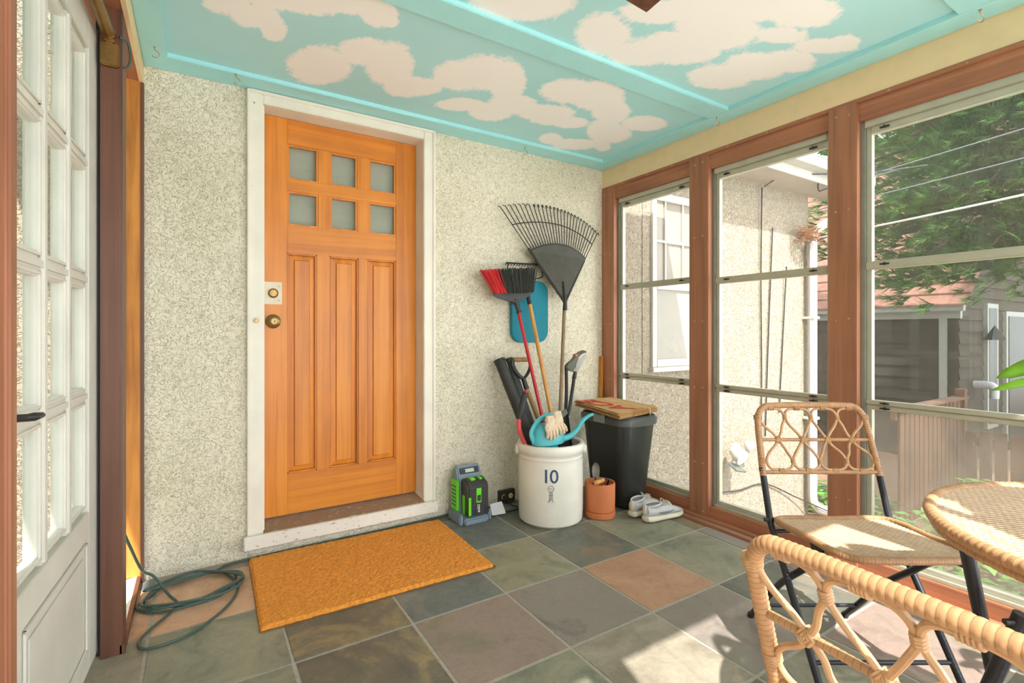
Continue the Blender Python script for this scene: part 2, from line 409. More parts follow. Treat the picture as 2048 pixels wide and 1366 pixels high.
# ---- floor with slate tiles
floor = MB().box(-2.95, .12, -3.25, .02, -.12, -.002).build('floor', M['grout'], label='grey slate tile floor of the porch', cat='floor', kind='structure')
SL = {
 'olive': slate('olive slate', S(118, 116, 98), S(142, 138, 116), S(160, 150, 122)),
 'dark': slate('dark green grey slate', S(84, 88, 82), S(106, 108, 98), S(132, 118, 100)),
 'sage': slate('sage grey slate', S(106, 108, 94), S(132, 132, 114), S(150, 146, 124)),
 'terra': slate('terracotta slate', S(156, 118, 94), S(176, 136, 110), S(182, 148, 120)),
 'violet': slate('violet grey slate', S(116, 110, 104), S(138, 128, 120), S(130, 128, 116)),
 'blue': slate('blue grey slate', S(90, 96, 94), S(108, 112, 108), S(128, 128, 120)),
 'mauve': slate('mauve slate', S(130, 114, 104), S(148, 130, 120), S(126, 120, 102)),
 'gold': slate('golden brown slate', S(92, 90, 80), S(112, 106, 92), S(154, 136, 98)),
 'peach': slate('peach slate', S(176, 140, 112), S(198, 158, 126), S(206, 172, 142)),
 'beige': slate('beige slate', S(124, 117, 103), S(146, 138, 122), S(162, 154, 138)),
}
xl = [-2.95, -2.60, -2.190, -1.783, -1.381, -.981, -.581, -.178, .03]
yl = [0.0, -.092, -.510, -.927, -1.345, -1.765, -2.185, -2.605, -3.03, -3.2]
pick = {(2, 1): 'peach', (2, 2): 'sage', (3, 2): 'gold', (4, 2): 'blue', (5, 2): 'olive', (6, 2): 'dark', (7, 2): 'sage',
        (3, 3): 'gold', (4, 3): 'mauve', (5, 3): 'violet', (6, 3): 'terra', (7, 3): 'sage', (5, 1): 'blue', (4, 1): 'blue', (6, 1): 'dark', (7, 1): 'dark',
        (4, 4): 'sage', (5, 4): 'beige', (6, 4): 'violet', (7, 4): 'dark', (2, 3): 'sage', (3, 4): 'dark', (1, 1): 'peach', (1, 2): 'beige', (5, 5): 'gold', (6, 5): 'sage', (7, 5): 'mauve', (1, 3): 'beige', (5, 0): 'dark'}
for i in range(1, len(xl)):
    for j in range(1, len(yl)):
        a, b_, c, d = xl[i - 1] + .004, xl[i] - .004, yl[j] + .004, yl[j - 1] - .004
        k = pick.get((i, j - 1)) or random.choice(list(SL))
        dz = random.uniform(-.0008, .0008)
        at = Vector(((a + b_) / 2, (c + d) / 2, 0))
        MB().box(a, b_, c, d, -.012, dz).build('floor_tile', SL[k], floor, bevel=.0025, smooth=False)
# ---- back wall
wb = MB().box(-2.65, -2.195, 0, .16, -.02, 2.30).box(-1.36, 0, 0, .16, -.02, 2.30).box(-2.195, -1.36, 0, .16, 2.19, 2.30).box(-2.195, -1.36, .0, .16, -.02, .06)
wb.build('wall_back', M['stucco'], label='cream textured stucco wall with the wooden door', cat='wall', kind='structure')
# casing, jamb, sill of the wooden door
tr = thing('trim_1', 'chipped white painted casing around the wooden door', 'door casing', (-1.78, 0, 0), kind='structure')
for nm, x0, x1 in (('side_casing', -2.248, -2.187), ('side_casing', -1.369, -1.308)):
    MB().box(x0, x1, -.02, .004, .085, 2.222).build(nm, M['white_paint'], tr, bevel=.004)
    xo = x0 if x0 < -2 else x1
    MB().box(xo - .008, xo + .008, -.028, .003, .085, 2.222).build('back_band', M['white_paint'], tr, bevel=.003)
MB().box(-2.187, -1.369, -.02, .004, 2.166, 2.222).build('head_casing', M['white_paint'], tr, bevel=.004)
MB().box(-2.248, -1.308, -.028, .003, 2.208, 2.224).build('back_band', M['white_paint'], tr, bevel=.003)
MB().box(-2.196, -2.180, .004, .15, .10, 2.19).build('jamb', M['white_paint'], tr)
MB().box(-1.369, -1.352, .004, .15, .10, 2.19).build('jamb', M['white_paint'], tr)
MB().box(-2.19, -1.36, .004, .15, 2.166, 2.192).build('head_jamb', M['white_paint'], tr)
sl = MB().hexa([(-2.186, -.03, .05), (-1.365, -.03, .05), (-1.365, .15, .05), (-2.186, .15, .05), (-2.186, -.03, .113), (-1.365, -.03, .113), (-1.365, .15, .133), (-2.186, .15, .133)])
sl.build('sill_board', M['sill_wood'], tr, bevel=.003)
MB().box(-2.272, -1.295, -.055, -.03, .052, .113).build('sill_nose', M['sill_nose'], tr, bevel=.004)
for x0, x1 in ((-2.272, -2.187), (-1.369, -1.295)):
    MB().box(x0, x1, -.03, .002, .052, .0855).build('sill_horn', M['sill_nose'], tr)
MB().cyl((-2.217, -.021, 1.127), (-2.217, -.030, 1.127), .011, seg=16).build('bell_rim', M['brass'], tr)
MB().cyl((-2.217, -.030, 1.127), (-2.217, -.034, 1.127), .007, seg=16).build('bell_button', M['ivory'], tr)
# ---- wooden door
d1 = thing('door_1', 'varnished orange fir front door with six small panes', 'door', (-1.774, .12, .135), kind='structure')
Y0, Y1 = .1, .145
for x0, x1 in ((-2.179, -2.064), (-1.491, -1.370)): MB().box(x0, x1, Y0, Y1, .137, 2.164).build('stile', M['fir'], d1, bevel=.002)
for z0, z1 in ((2.036, 2.164), (1.478, 1.622), (.137, .345)): MB().box(-2.064, -1.491, Y0, Y1, z0, z1).build('rail', M['fir_x'], d1, bevel=.002)
MB().box(-2.064, -1.491, Y0, Y1, 1.797, 1.858).build('muntin', M['fir_x'], d1, bevel=.002)
for x0, x1 in ((-1.914, -1.853), (-1.710, -1.645)):
    for z0, z1 in ((1.622, 1.797), (1.858, 2.036)): MB().box(x0, x1, Y0, Y1, z0, z1).build('muntin', M['fir'], d1, bevel=.002)
for x0, x1 in ((-1.922, -1.855), (-1.704, -1.654)): MB().box(x0, x1, Y0, Y1, .345, 1.478).build('mullion', M['fir'], d1, bevel=.002)
for x0, x1 in ((-2.064, -1.914), (-1.853, -1.710), (-1.645, -1.491)):
    for z0, z1 in ((1.622, 1.797), (1.858, 2.036)):
        f = MB()
        t = .009
        f.box(x0, x0 + t, Y0 + .006, Y0 + .02, z0, z1).box(x1 - t, x1, Y0 + .006, Y0 + .02, z0, z1).box(x0 + t, x1 - t, Y0 + .006, Y0 + .02, z0, z0 + t).box(x0 + t, x1 - t, Y0 + .006, Y0 + .02, z1 - t, z1)
        f.build('glazing_bead', M['fir'], d1, smooth=False)
        MB().box(x0, x1, Y0 + .018, Y0 + .022, z0, z1).build('pane', M['glass_door'], d1, smooth=False)
MB().box(-2.085, -1.46, .146, .150, 1.55, 2.10).build('curtain', M['curtain'], d1, smooth=False)
for x0, x1 in ((-2.064, -1.922), (-1.855, -1.704), (-1.654, -1.491)):
    z0, z1 = .345, 1.478; q = .036
    p = MB().box(x0, x1, Y0 + .024, Y0 + .036, z0, z1)
    rings = []
    for ins, yy in ((.008, Y0 + .024), (.010, Y0 + .018), (q - .004, Y0 + .014), (q, Y0 + .005)):
        rings.append([(x0 + ins, yy, z0 + ins), (x1 - ins, yy, z0 + ins), (x1 - ins, yy, z1 - ins), (x0 + ins, yy, z1 - ins)])
    p.loft(rings)
    pan = p.build('panel', M['fir'], d1, smooth=False)
    bd = MB()
    for a, b_, c, d in ((x0, x0 + .008, z0, z1), (x1 - .008, x1, z0, z1), (x0, x1, z0, z0 + .008), (x0, x1, z1 - .008, z1)): bd.box(a, b_, Y0 + .004, Y0 + .024, c, d)
    bd.build('panel_moulding', M['fir'], pan, bevel=.003)
lk = MB().box(-2.1785, -2.09, Y0 - .004, Y0, 1.212, 1.325).build('lock_plate', M['chrome'], d1, bevel=.0015, label='pale square lock plate')
MB().lathe([(.0, .0), (.024, 0), (.024, .006), (.020, .012), (.017, .014), (.017, .011), (.012, .011), (.012, .014), (0, .014)], (-2.131, Y0 - .004, 1.268), 24, 'y').build('deadbolt', M['brass'], lk)
for z in (1.232, 1.305): MB().lathe([(0, 0), (.005, 0), (.004, .002), (0, .003)], (-2.104, Y0 - .004, z), 10, 'y').build('screw', M['chrome'], lk)
kb = MB().lathe([(.0, .0), (.036, 0), (.036, .004), (.030, .008), (.014, .012), (.012, .03), (.020, .036), (.027, .046), (.026, .056), (.018, .062), (.012, .062), (.012, .060), (0, .060)], (-2.131, Y0, 1.126), 28, 'y').build('door_knob', M['brass'], d1, label='round aged brass knob')
MB().box(-2.1325, -2.1295, Y0 - .0625, Y0 - .058, 1.120, 1.132).build('keyhole', M['black'], kb, smooth=False)

# ---- ceiling: battens and painted panels
CL = [(-1.997, -0.361, 0.112, -0.071, 0.03, 0.154), (-1.864, -0.577, 0.089, -0.055, 0.027, 0.095), (-1.738, -0.525, 0.084, -0.053, 0.054, 0.164), (-1.604, -0.39, 0.091, -0.057, 0.035, 0.094), (-1.534, -0.435, 0.071, -0.044, 0.028, 0.07), (-1.434, -0.614, 0.097, -0.061, 0.057, 0.114), (-1.346, -0.696, 0.105, -0.067, 0.07, 0.124), (-1.229, -0.684, 0.07, -0.044, 0.095, 0.153), (-1.085, -0.499, 0.098, -0.062, 0.055, 0.087), (-1.307, -0.358, 0.098, -0.062, 0.03, 0.061), (-1.127, -0.36, 0.091, -0.057, 0.049, 0.085), (-0.885, -0.513, 0.124, -0.079, 0.051, 0.069), (-0.689, -0.485, 0.083, -0.052, 0.043, 0.053), (-0.916, -0.766, 0.113, -0.072, 0.072, 0.088), (-0.766, -0.798, 0.105, -0.067, 0.102, 0.113), (-0.591, -0.706, 0.079, -0.05, 0.095, 0.1), (-0.46, -0.505, 0.069, -0.044, 0.1, 0.109), (-0.33, -0.696, 0.1, -0.064, 0.072, 0.067), (-0.39, -0.489, 0.1, -0.063, 0.095, 0.1), (-0.463, -0.245, 0.119, -0.075, 0.054, 0.066), (-0.639, -0.24, 0.056, -0.036, 0.048, 0.064), (-0.283, -0.309, 0.04, -0.026, 0.048, 0.051), (-0.811, -0.471, 0.093, -0.059, 0.046, 0.063), (-2.371, -0.624, 0.06, -0.038, 0.003, 0.063), (-2.273, -0.598, 0.071, -0.044, 0.006, 0.073), (-2.203, -0.544, 0.041, -0.026, 0.01, 0.078), (-2.21, -0.764, 0.089, -0.056, 0.009, 0.072), (-2.086, -0.81, 0.105, -0.067, 0.014, 0.072), (-1.984, -0.89, 0.089, -0.056, 0.02, 0.076), (-1.884, -0.855, 0.05, -0.032, 0.022, 0.072), (-1.84, -0.837, 0.024, -0.016, 0.012, 0.036), (-1.477, -1.195, 0.143, -0.09, 0.052, 0.08), (-1.098, -1.195, 0.084, -0.053, 0.089, 0.096), (-0.874, -1.184, 0.116, -0.073, 0.064, 0.059), (-0.77, -1.298, 0.14, -0.089, 0.09, 0.074), (-0.745, -1.461, 0.132, -0.083, 0.114, 0.081), (-1.025, -1.414, 0.108, -0.069, 0.049, 0.043), (-0.829, -1.572, 0.183, -0.116, 0.076, 0.051), (-0.581, -1.695, 0.108, -0.069, 0.089, 0.046), (-0.499, -1.574, 0.084, -0.052, 0.047, 0.026), (-0.42, -1.244, 0.117, -0.074, 0.089, 0.062), (-0.367, -1.386, 0.112, -0.071, 0.1, 0.061), (-0.285, -1.486, 0.092, -0.057, 0.081, 0.044), (-0.279, -1.63, 0.104, -0.066, 0.054, 0.025), (-0.239, -1.698, 0.043, -0.026, 0.039, 0.017),
      (-1.9, -1.6, .2, 0, 0, .12), (-1.6, -1.75, .2, 0, 0, .1), (-2.2, -1.4, .15, 0, 0, .12), (-.6, -2.5, .25, 0, 0, .15), (-1.3, -2.6, .3, 0, 0, .14), (-2.1, -2.5, .25, 0, 0, .14)]
def cloud_mat():
    m, nt, b = nmat('sky blue ceiling with painted clouds')
    at = nd(nt, 'ShaderNodeAttribute', attribute_name='cloud')
    v = coord(nt); n1 = noise_n(nt, v, 16, 6, .7, .8); n2 = noise_n(nt, coord(nt, (1, .35, 1)), 70, 4, .7)
    a1 = nd(nt, 'ShaderNodeMath', operation='MULTIPLY_ADD'); nt.links.new(n1, a1.inputs[0]); a1.inputs[1].default_value = .75; nt.links.new(at.outputs['Fac'], a1.inputs[2])
    a2 = nd(nt, 'ShaderNodeMath', operation='MULTIPLY_ADD'); nt.links.new(n2, a2.inputs[0]); a2.inputs[1].default_value = .55; nt.links.new(a1.outputs[0], a2.inputs[2])
    a3 = nd(nt, 'ShaderNodeMath', operation='MULTIPLY'); nt.links.new(a2.outputs[0], a3.inputs[0]); a3.inputs[1].default_value = .5; a2 = a3
    k = ramp(nt, a2.outputs[0], [(.44, (0, 0, 0, 1)), (.47, (.45, .45, .45, 1)), (.56, (1, 1, 1, 1))])
    blue = ramp(nt, noise_n(nt, v, 2.0, 3), [(.3, S(172, 226, 230)), (.7, S(184, 232, 236))])
    mx = nd(nt, 'ShaderNodeMix', data_type='RGBA'); nt.links.new(k, mx.inputs['Factor']); nt.links.new(blue, mx.inputs['A']); mx.inputs['B'].default_value = S(248, 248, 246)
    nt.links.new(mx.outputs['Result'], b.inputs['Base Color']); b.inputs['Roughness'].default_value = .6
    return m
M['clouds'] = cloud_mat()
ceil = MB().box(-2.86, .1, -3.15, .0, 2.262, 2.30).build('ceiling', M['batten'], label='turquoise porch ceiling painted with white clouds', cat='ceiling', kind='structure')
def field(x, y):
    s = 0.0
    for cx, cy, ax, ay, bx, by in CL:
        dx, dy = x - cx, y - cy
        if dx * dx + dy * dy > .35: continue
        det = ax * by - ay * bx
        u = (dx * by - dy * bx) / det; v_ = (ax * dy - ay * dx) / det
        q = u * u + v_ * v_
        if q < 2.2: s = max(s, 1.0 - q * .55)
    return s
def panel(y0, y1, x0=-2.575, x1=-.105, step=.02):
    nx = int((x1 - x0) / step); ny = int((y0 - y1) / step); b = MB(); vals = []
    vs = []
    for j in range(ny + 1):
        for i in range(nx + 1):
            x = x0 + (x1 - x0) * i / nx; y = y1 + (y0 - y1) * j / ny
            vs.append((x, y, 2.245)); vals.append(field(x, y))
    fs = [(j * (nx + 1) + i, (j + 1) * (nx + 1) + i, (j + 1) * (nx + 1) + i + 1, j * (nx + 1) + i + 1) for j in range(ny) for i in range(nx)]
    me = bpy.data.meshes.new('ceiling_panel'); me.from_pydata(vs, [], fs)
    at = me.attributes.new('cloud', 'FLOAT', 'POINT'); at.data.foreach_set('value', vals)
    me.materials.append(M['clouds']); o = bpy.data.objects.new('ceiling_panel', me); COL.objects.link(o); o.parent = ceil
    sm = o.modifiers.new('thick', 'SOLIDIFY'); sm.thickness = .01; sm.offset = -1
for a, b_ in ((-.12, -.975), (-1.065, -2.02), (-2.11, -3.05)): panel(a, b_)
for a in ((-2.65, -.0, -.135, 0), (-2.65, 0, -1.08, -.96), (-2.65, 0, -2.125, -2.005), (-2.65, 0, -3.05, -2.93)):
    MB().box(a[0], a[1], a[2], a[3], 2.226, 2.262).build('batten', M['batten'], ceil, bevel=.003)
for x0, x1 in ((-2.65, -2.56), (-.118, 0)):
    MB().box(x0, x1, -3.05, -.0, 2.2245, 2.262).build('batten', M['batten'], ceil, bevel=.003)

# ---- right window wall
wr = thing('wall_right', 'window wall of red brown posts and beams', 'wall', (0, -1.5, 0), kind='structure')
MB().box(.0, .10, -3.05, 0, 2.096, 2.262).build('tan_board', M['tan'], wr)
MB().box(.006, .10, -3.05, 0, 1.998, 2.096).build('header_beam', M['brown_y'], wr, bevel=.002)
MB().box(-.004, .02, -3.05, 0, 2.078, 2.098).build('header_strip', M['brown_y'], wr, bevel=.002)
posts = ((-.122, 0), (-.879, -.75), (-1.631, -1.514), (-2.51, -2.39), (-3.17, -3.05))
scm = MB().lathe([(0, 0), (.006, 0), (.005, .002), (0, .0035)], (0, 0, 0), 8)
scm.v = [Vector((-p.z, p.y, p.x)) for p in scm.v]
first_screw = None
def screw(x, y, z, parent):
    global first_screw
    if first_screw is None:
        first_screw = scm.build('screw', M['screw'], parent, world=False); o = first_screw
    else: o = share(first_screw, parent)
    o.matrix_basis = mw(parent).inverted() @ Matrix.Translation((x, y, z)); return o
for y0, y1 in posts:
    p = MB().box(-.008, .10, y0, y1, 0, 2.086).build('post', M['brown'], wr, bevel=.002)
    for z in (2.04, 1.62, 1.13, .75, .32, .045):
        for yy in ((y0 + y1) / 2 - .027, (y0 + y1) / 2 + .027): screw(-.008, yy, z + random.uniform(-.006, .006), p)
for y in (-.2, -.42, -.62, -1.0, -1.22, -1.42, -1.75, -2.0, -2.25): screw(-.004, y, 2.088, wr)
MB().box(.004, .10, -3.05, 0, -.012, .083).build('bottom_rail', M['brown_y'], wr, bevel=.003)
MB().box(-.03, .004, -3.05, 0, -.004, .024).build('floor_moulding', M['brown_y'], wr, bevel=.003)
MB().box(-.052, -.03, -3.05, 0, -.004, .010).build('track', M['alu_dark'], wr, bevel=.002)
MB().box(-.078, -.052, -3.05, 0, -.004, .014).build('floor_moulding', M['brown_y'], wr, bevel=.003)
def storm(n, y1, y0, hazy):
    wn = thing('window_%d' % n, 'beige aluminium storm window with three sashes, %s' % ('beside the house corner' if n == 1 else 'in front of the downspout' if n == 2 else 'dusty and wide behind the table' if n == 3 else 'out of view beside the potted plant'), 'window', (.05, (y0 + y1) / 2, .08), kind='structure')
    MB().box(.028, .075, y0, y0 + .02, .083, 1.998).build('frame_stile', M['alu'], wn)
    MB().box(.028, .075, y1 - .018, y1, .083, 1.998).build('frame_stile', M['alu_dark'], wn, bevel=.002)
    MB().box(.040, .070, y1 - .038, y1 - .018, .083, 1.998).build('sash_stile', M['alu'], wn, bevel=.002)
    MB().box(.022, .075, y0 + .02, y1 - .018, 1.968, 1.998).build('frame_head', M['alu'], wn, bevel=.002)
    MB().box(.036, .070, y0 + .02, y1 - .038, 1.938, 1.968).build('sash_rail', M['alu'], wn, bevel=.002)
    MB().box(.022, .075, y0 + .02, y1 - .018, .083, .098).build('frame_sill', M['alu'], wn, bevel=.002)
    MB().box(.036, .070, y0 + .02, y1 - .038, .098, .118).build('sash_rail', M['alu'], wn, bevel=.002)
    zs = (1.345 + (.02 if n == 1 else 0), .738 + (.015 if n == 1 else 0))
    MB().box(.030, .066, y0 + .02, y1 - .018, zs[0], zs[0] + .036).build('meeting_rail', M['alu'], wn, bevel=.003)
    MB().box(.030, .066, y0 + .02, y1 - .018, zs[1] + .019, zs[1] + .038).build('meeting_rail', M['alu'], wn, bevel=.003)
    MB().box(.036, .068, y0 + .02, y1 - .018, zs[1] - .004, zs[1] + .017).build('meeting_rail', M['alu'], wn, bevel=.003)
    for z in (zs[0] + .02, zs[1] + .028, zs[1] + .006, 1.952):
        for yy in (y1 - .085, y0 + .09):
            MB().box(.026, .036, yy - .022, yy + .012, z - .003, z + .003).box(.024, .034, yy - .008, yy - .002, z - .005, z + .006).build('latch', M['black'], wn)
    for z0, z1, x in ((zs[0] + .036, 1.938, .050), (zs[1] + .038, zs[0], .056), (.118, zs[1] - .004, .050)):
        MB().box(x, x + .003, y0 + .018, y1 - .036, z0 - .003, z1 + .003).build('pane', M['glass_hazy'] if (hazy and z0 < .5) else M['glass'], wn, smooth=False)
storm(1, -.122, -.75, False); storm(2, -.879, -1.514, False); storm(3, -1.631, -2.39, True); storm(4, -2.51, -3.05, True)

# ---- left wall with the white glazed door
wl = thing('wall_left', 'left porch wall with brown posts and header', 'wall', (-2.75, -1.5, 0), kind='structure')
MB().box(-2.664, -2.65, -3.05, 0, 2.14, 2.262).build('tan_board', M['tan'], wl)
MB().box(-2.86, -2.664, -3.05, .0, 2.145, 2.262).build('header_beam', M['brown_y'], wl)
MB().box(-2.7235, -2.665, -.574, -.47, 0, 2.145).build('post', M['dark_brown'], wl, bevel=.002)
MB().box(-2.738, -2.7235, -.545, -.47, 0, 2.145).build('dark_strip', M['black_soft'], wl)  # dark strip filling the gap between door and post
MB().box(-2.76, -2.660, -.022, .0, .03, 2.145).build('end_board', M['raw_wood'], wl, label='raw orange pine board at the wall end')
MB().box(-2.660, -2.648, -.026, .0, 0, 2.14).build('edge_strip', M['dark_brown'], wl)
MB().hexa([(-2.86, -.47, -.03), (-2.672, -.47, -.03), (-2.672, -.022, -.03), (-2.86, -.022, -.03), (-2.86, -.47, .012), (-2.672, -.47, .03), (-2.672, -.022, .03), (-2.86, -.022, .012)]).build('sill', M['sill_nose'], wl)
MB().box(-2.672, -2.658, -.574, -.022, -.004, .03).build('sill_edge', M['dark_brown'], wl)
MB().box(-2.86, -2.736, -1.56, -1.40, 0, 2.145).build('post', M['brown'], wl, bevel=.003)
MB().box(-2.745, -2.728, -1.475, -1.45, 0, 2.145).build('post_moulding', M['brown'], wl, bevel=.004)
MB().box(-2.86, -2.736, -3.05, -1.56, 0, 2.145).build('boarding', M['white_paint'], wl)
# white fifteen-lite style door, slightly ajar
A = Vector((-2.733, -.546, 0)); dv = Vector((-.0563, -.9984, 0)); on = Vector((-.9984, .0563, 0))
DM = Matrix(((dv.x, on.x, 0, A.x), (dv.y, on.y, 0, A.y), (0, 0, 1, 0), (0, 0, 0, 1)))   # u along door from hinge, v outward, z up
d2 = thing('door_2', 'white glazed porch door with twelve panes and moulded lower panel', 'door', (A.x + dv.x * .41, A.y + dv.y * .41, .02), kind='structure')
def dbox(u0, u1, v0, v1, z0, z1): return MB().box(u0, u1, v0, v1, z0, z1).xf(DM)
dbox(0, .11, 0, .04, .02, 2.07).build('stile', M['white_door'], d2, bevel=.002)
dbox(.71, .82, 0, .04, .02, 2.07).build('stile', M['white_door'], d2, bevel=.002)
dbox(.11, .71, 0, .04, 1.955, 2.07).build('rail', M['white_door'], d2, bevel=.002)
dbox(.11, .71, 0, .04, .02, .515).build('rail', M['white_door'], d2, bevel=.002)
for u in (.31, .51): dbox(u - .014, u + .014, 0, .04, .515, 1.955).build('muntin', M['white_door'], d2, bevel=.006)
for k in (1, 2, 3): dbox(.11, .71, .002, .038, .515 + .36 * k - .014, .515 + .36 * k + .014).build('muntin', M['white_door'], d2, bevel=.006)
for i in range(3):
    for k in range(4):
        u0, u1, z0, z1 = .11 + .2 * i, .31 + .2 * i, .515 + .36 * k, .875 + .36 * k
        g = dbox(u0 + .008, u1 - .008, .016, .020, z0 + .008, z1 - .008).build('pane', M['glass_door'], d2, smooth=False)
        e = .014; t = .016; f = MB()
        for a in ((u0 + e, u0 + e + t, z0 + e, z1 - e), (u1 - e - t, u1 - e, z0 + e, z1 - e), (u0 + e, u1 - e, z0 + e, z0 + e + t), (u0 + e, u1 - e, z1 - e - t, z1 - e)): f.box(a[0], a[1], .004, .036, a[2], a[3])
        f.xf(DM).build('glazing_bead', M['white_door'], g, bevel=.005)
pm_ = MB()
for (u0, u1, z0, z1) in ((.15, .67, .10, .435),):
    for a in ((u0, u1, z1 - .014, z1), (u0, u1, z0, z0 + .014), (u0, u0 + .014, z0, z1), (u1 - .014, u1, z0, z1)): pm_.box(a[0], a[1], -.006, .002, a[2], a[3])
pm_.xf(DM).build('panel_moulding', M['white_door'], d2, bevel=.004)
dbox(.185, .635, -.003, .002, .135, .40).build('panel', M['white_door'], d2, bevel=.003)
MB().tube([DM @ Vector(p) for p in ((.745, 0, .90), (.745, -.03, .90), (.735, -.038, .90), (.69, -.038, .897))], [.008, .008, .009, .006], 10).build('door_handle', M['black'], d2)
# door closer
dc = thing('door_closer', 'bronze tube door closer under the brown header', 'door closer', (-2.69, -.6, 1.95))
MB().tube([(-2.700, -.60, 2.050), (-2.722, -1.05, 2.055)], .018, 16).build('tube', M['brass'], dc)
MB().tube([(-2.700, -.60, 2.050), (-2.699, -.585, 2.050)], .021, 16).build('end_cap', M['brass'], dc)
MB().box(-2.722, -2.672, -.592, -.575, 1.945, 2.02).box(-2.712, -2.685, -.592, -.578, 2.02, 2.045).build('bracket', M['brass'], dc, bevel=.004)
MB().tube(catmull([(-2.672, -.58, 2.05), (-2.652, -.57, 2.045), (-2.645, -.565, 2.0), (-2.650, -.568, 1.965), (-2.662, -.572, 1.955)], 6), .004, 8).build('cable_loop', M['cord'], props(thing('cable', 'short green cable loop beside the door closer', 'cable', (-2.65, -.57, 1.95)), None))

# ---- front wall (behind the camera): posts, header, rail
wf = thing('wall_front', 'open front of the porch with brown posts', 'wall', (-1.3, -3.05, 0), kind='structure')
MB().box(-2.86, .1, -3.15, -3.05, 2.0, 2.262).build('header_beam', M['brown_x'], wf)
for x0, x1 in ((-2.86, -2.74), (-1.91, -1.79), (-1.05, -.93), (-.12, .1)): MB().box(x0, x1, -3.15, -3.05, 0, 2.0).build('post', M['brown'], wf)
MB().box(-2.74, -.1, -3.15, -3.06, -.012, .09).build('bottom_rail', M['brown_x'], wf)
# ---- roof over the porch
MB().box(-3.25, .505, -3.42, -.42, 2.38, 2.46).build('porch_roof', M['soffit'], label='flat porch roof slab above the ceiling', cat='roof', kind='structure')
MB().box(-2.86, .1, -.42, .0, 2.30, 2.46).build('roof_infill', M['soffit'], label='roof infill joining porch and house', cat='roof', kind='structure')
MB().box(-2.86, .1, -3.15, -.42, 2.302, 2.378).build('roof_deck', M['soffit'], label='roof deck boards over the ceiling', cat='roof', kind='structure')
# ---- base under the porch
MB().box(-2.86, .1, -3.15, .0, -.8, -.125).build('porch_base', M['concrete'], label='concrete base under the porch floor', cat='foundation', kind='structure')

# ================================================================ EXTERIOR
wx = thing('wall_exterior', 'sunlit stucco house wall outside the windows', 'wall', (1.5, .1, -.8), kind='structure')
MB().box(0, 2.79, 0, .2, -.82, 2.46).build('wall_face', M['stucco_out'], wx)
MB().box(2.59, 2.79, .2, 6, -.82, 2.46).build('wall_return', M['stucco_out'], wx)
wy = thing('wall_house', 'sunlit stucco house wall left of the porch', 'wall', (-5, .1, -.8), kind='structure')
MB().box(-8, -2.66, 0.001, .2, -.82, 2.9).build('wall_face', M['stucco_out'], wy)
MB().box(-8, -3.3, -.35, 0, 2.62, 2.72).build('eave', M['soffit'], wy)
ev = thing('eave', 'white boxed eave with gutter above the outside wall', 'eave', (1.8, -.2, 2.45), kind='structure')
MB().box(.51, 3.2, -.30, .0, 2.45, 2.47).build('soffit', M['soffit'], ev)
MB().box(.51, 3.22, -.315, -.30, 2.44, 2.60).build('fascia', M['gutter'], ev)
MB().box(.51, 3.24, -.42, -.315, 2.52, 2.535).box(.51, 3.24, -.42, -.41, 2.535, 2.615).box(.51, 3.24, -.43, -.41, 2.605, 2.62).build('gutter', M['gutter'], ev, bevel=.004)
MB().hexa([(.51, -.40, 2.60), (3.24, -.40, 2.60), (3.24, 3, 4.0), (.51, 3, 4.0), (.51, -.40, 2.63), (3.24, -.40, 2.63), (3.24, 3, 4.03), (.51, 3, 4.03)]).build('roof_slope', M['shingle'], ev)
# outside window
w5 = thing('window_5', 'white outside window with muntins in the stucco wall', 'window', (.87, 0, .8), kind='structure')
MB().box(.40, .485, -.006, .02, .72, 2.20).build('surround', M['stucco_out'], w5)
for a in ((.485, .535, .80, 2.15), (1.215, 1.265, .80, 2.15)): MB().box(a[0], a[1], -.03, .03, a[2], a[3]).build('frame_stile', M['gutter'], w5, bevel=.004)
for a in ((.535, 1.215, 2.09, 2.15), (.535, 1.215, .80, .86), (.535, 1.215, 1.40, 1.45)): MB().box(a[0], a[1], -.03, .03, a[2], a[3]).build('frame_rail', M['gutter'], w5, bevel=.004)
MB().box(.46, 1.29, -.06, .02, .765, .80).build('sill', M['gutter'], w5, bevel=.004)
for x in (.64, .845, 1.05): MB().box(x - .008, x + .008, -.022, -.008, 1.45, 2.09).build('muntin', M['gutter'], w5)
MB().box(.535, 1.215, -.024, -.010, 1.765, 1.785).build('muntin', M['gutter'], w5)
for z0, z1 in ((.86, 1.40), (1.45, 2.09)): MB().box(.535, 1.215, -.008, -.004, z0, z1).build('pane', M['pale_glass'], w5, smooth=False)
# leafy screen out of view, added to block sky light on the left
hg = thing('shade_hedge', 'unseen leafy screen added to darken the left house wall', 'shade_hedge', (-5.2, -4.0, -.8))
hb = MB(); rh = random.Random(9)
for k in range(7000):
    c = Vector((-5.2 + rh.gauss(0, .35), rh.uniform(-9, .2), rh.uniform(-.8, 4.6))); a = rh.uniform(0, PI); q = .16
    d = Vector((math.cos(a) * .4, math.sin(a), rh.uniform(-.6, .6))) * q; e = Vector((rh.uniform(-.3, .3), rh.uniform(-.4, .4), 1)) * q * .6
    hb._a([c - d, c + e, c + d, c - e], [(0, 1, 2, 3)])
hb.build('foliage', M['pine'], hg, smooth=False, kind='stuff')
MB().box(-5.25, -5.15, -9, 0, -.8, 4.3).build('core', M['bark'], hg)
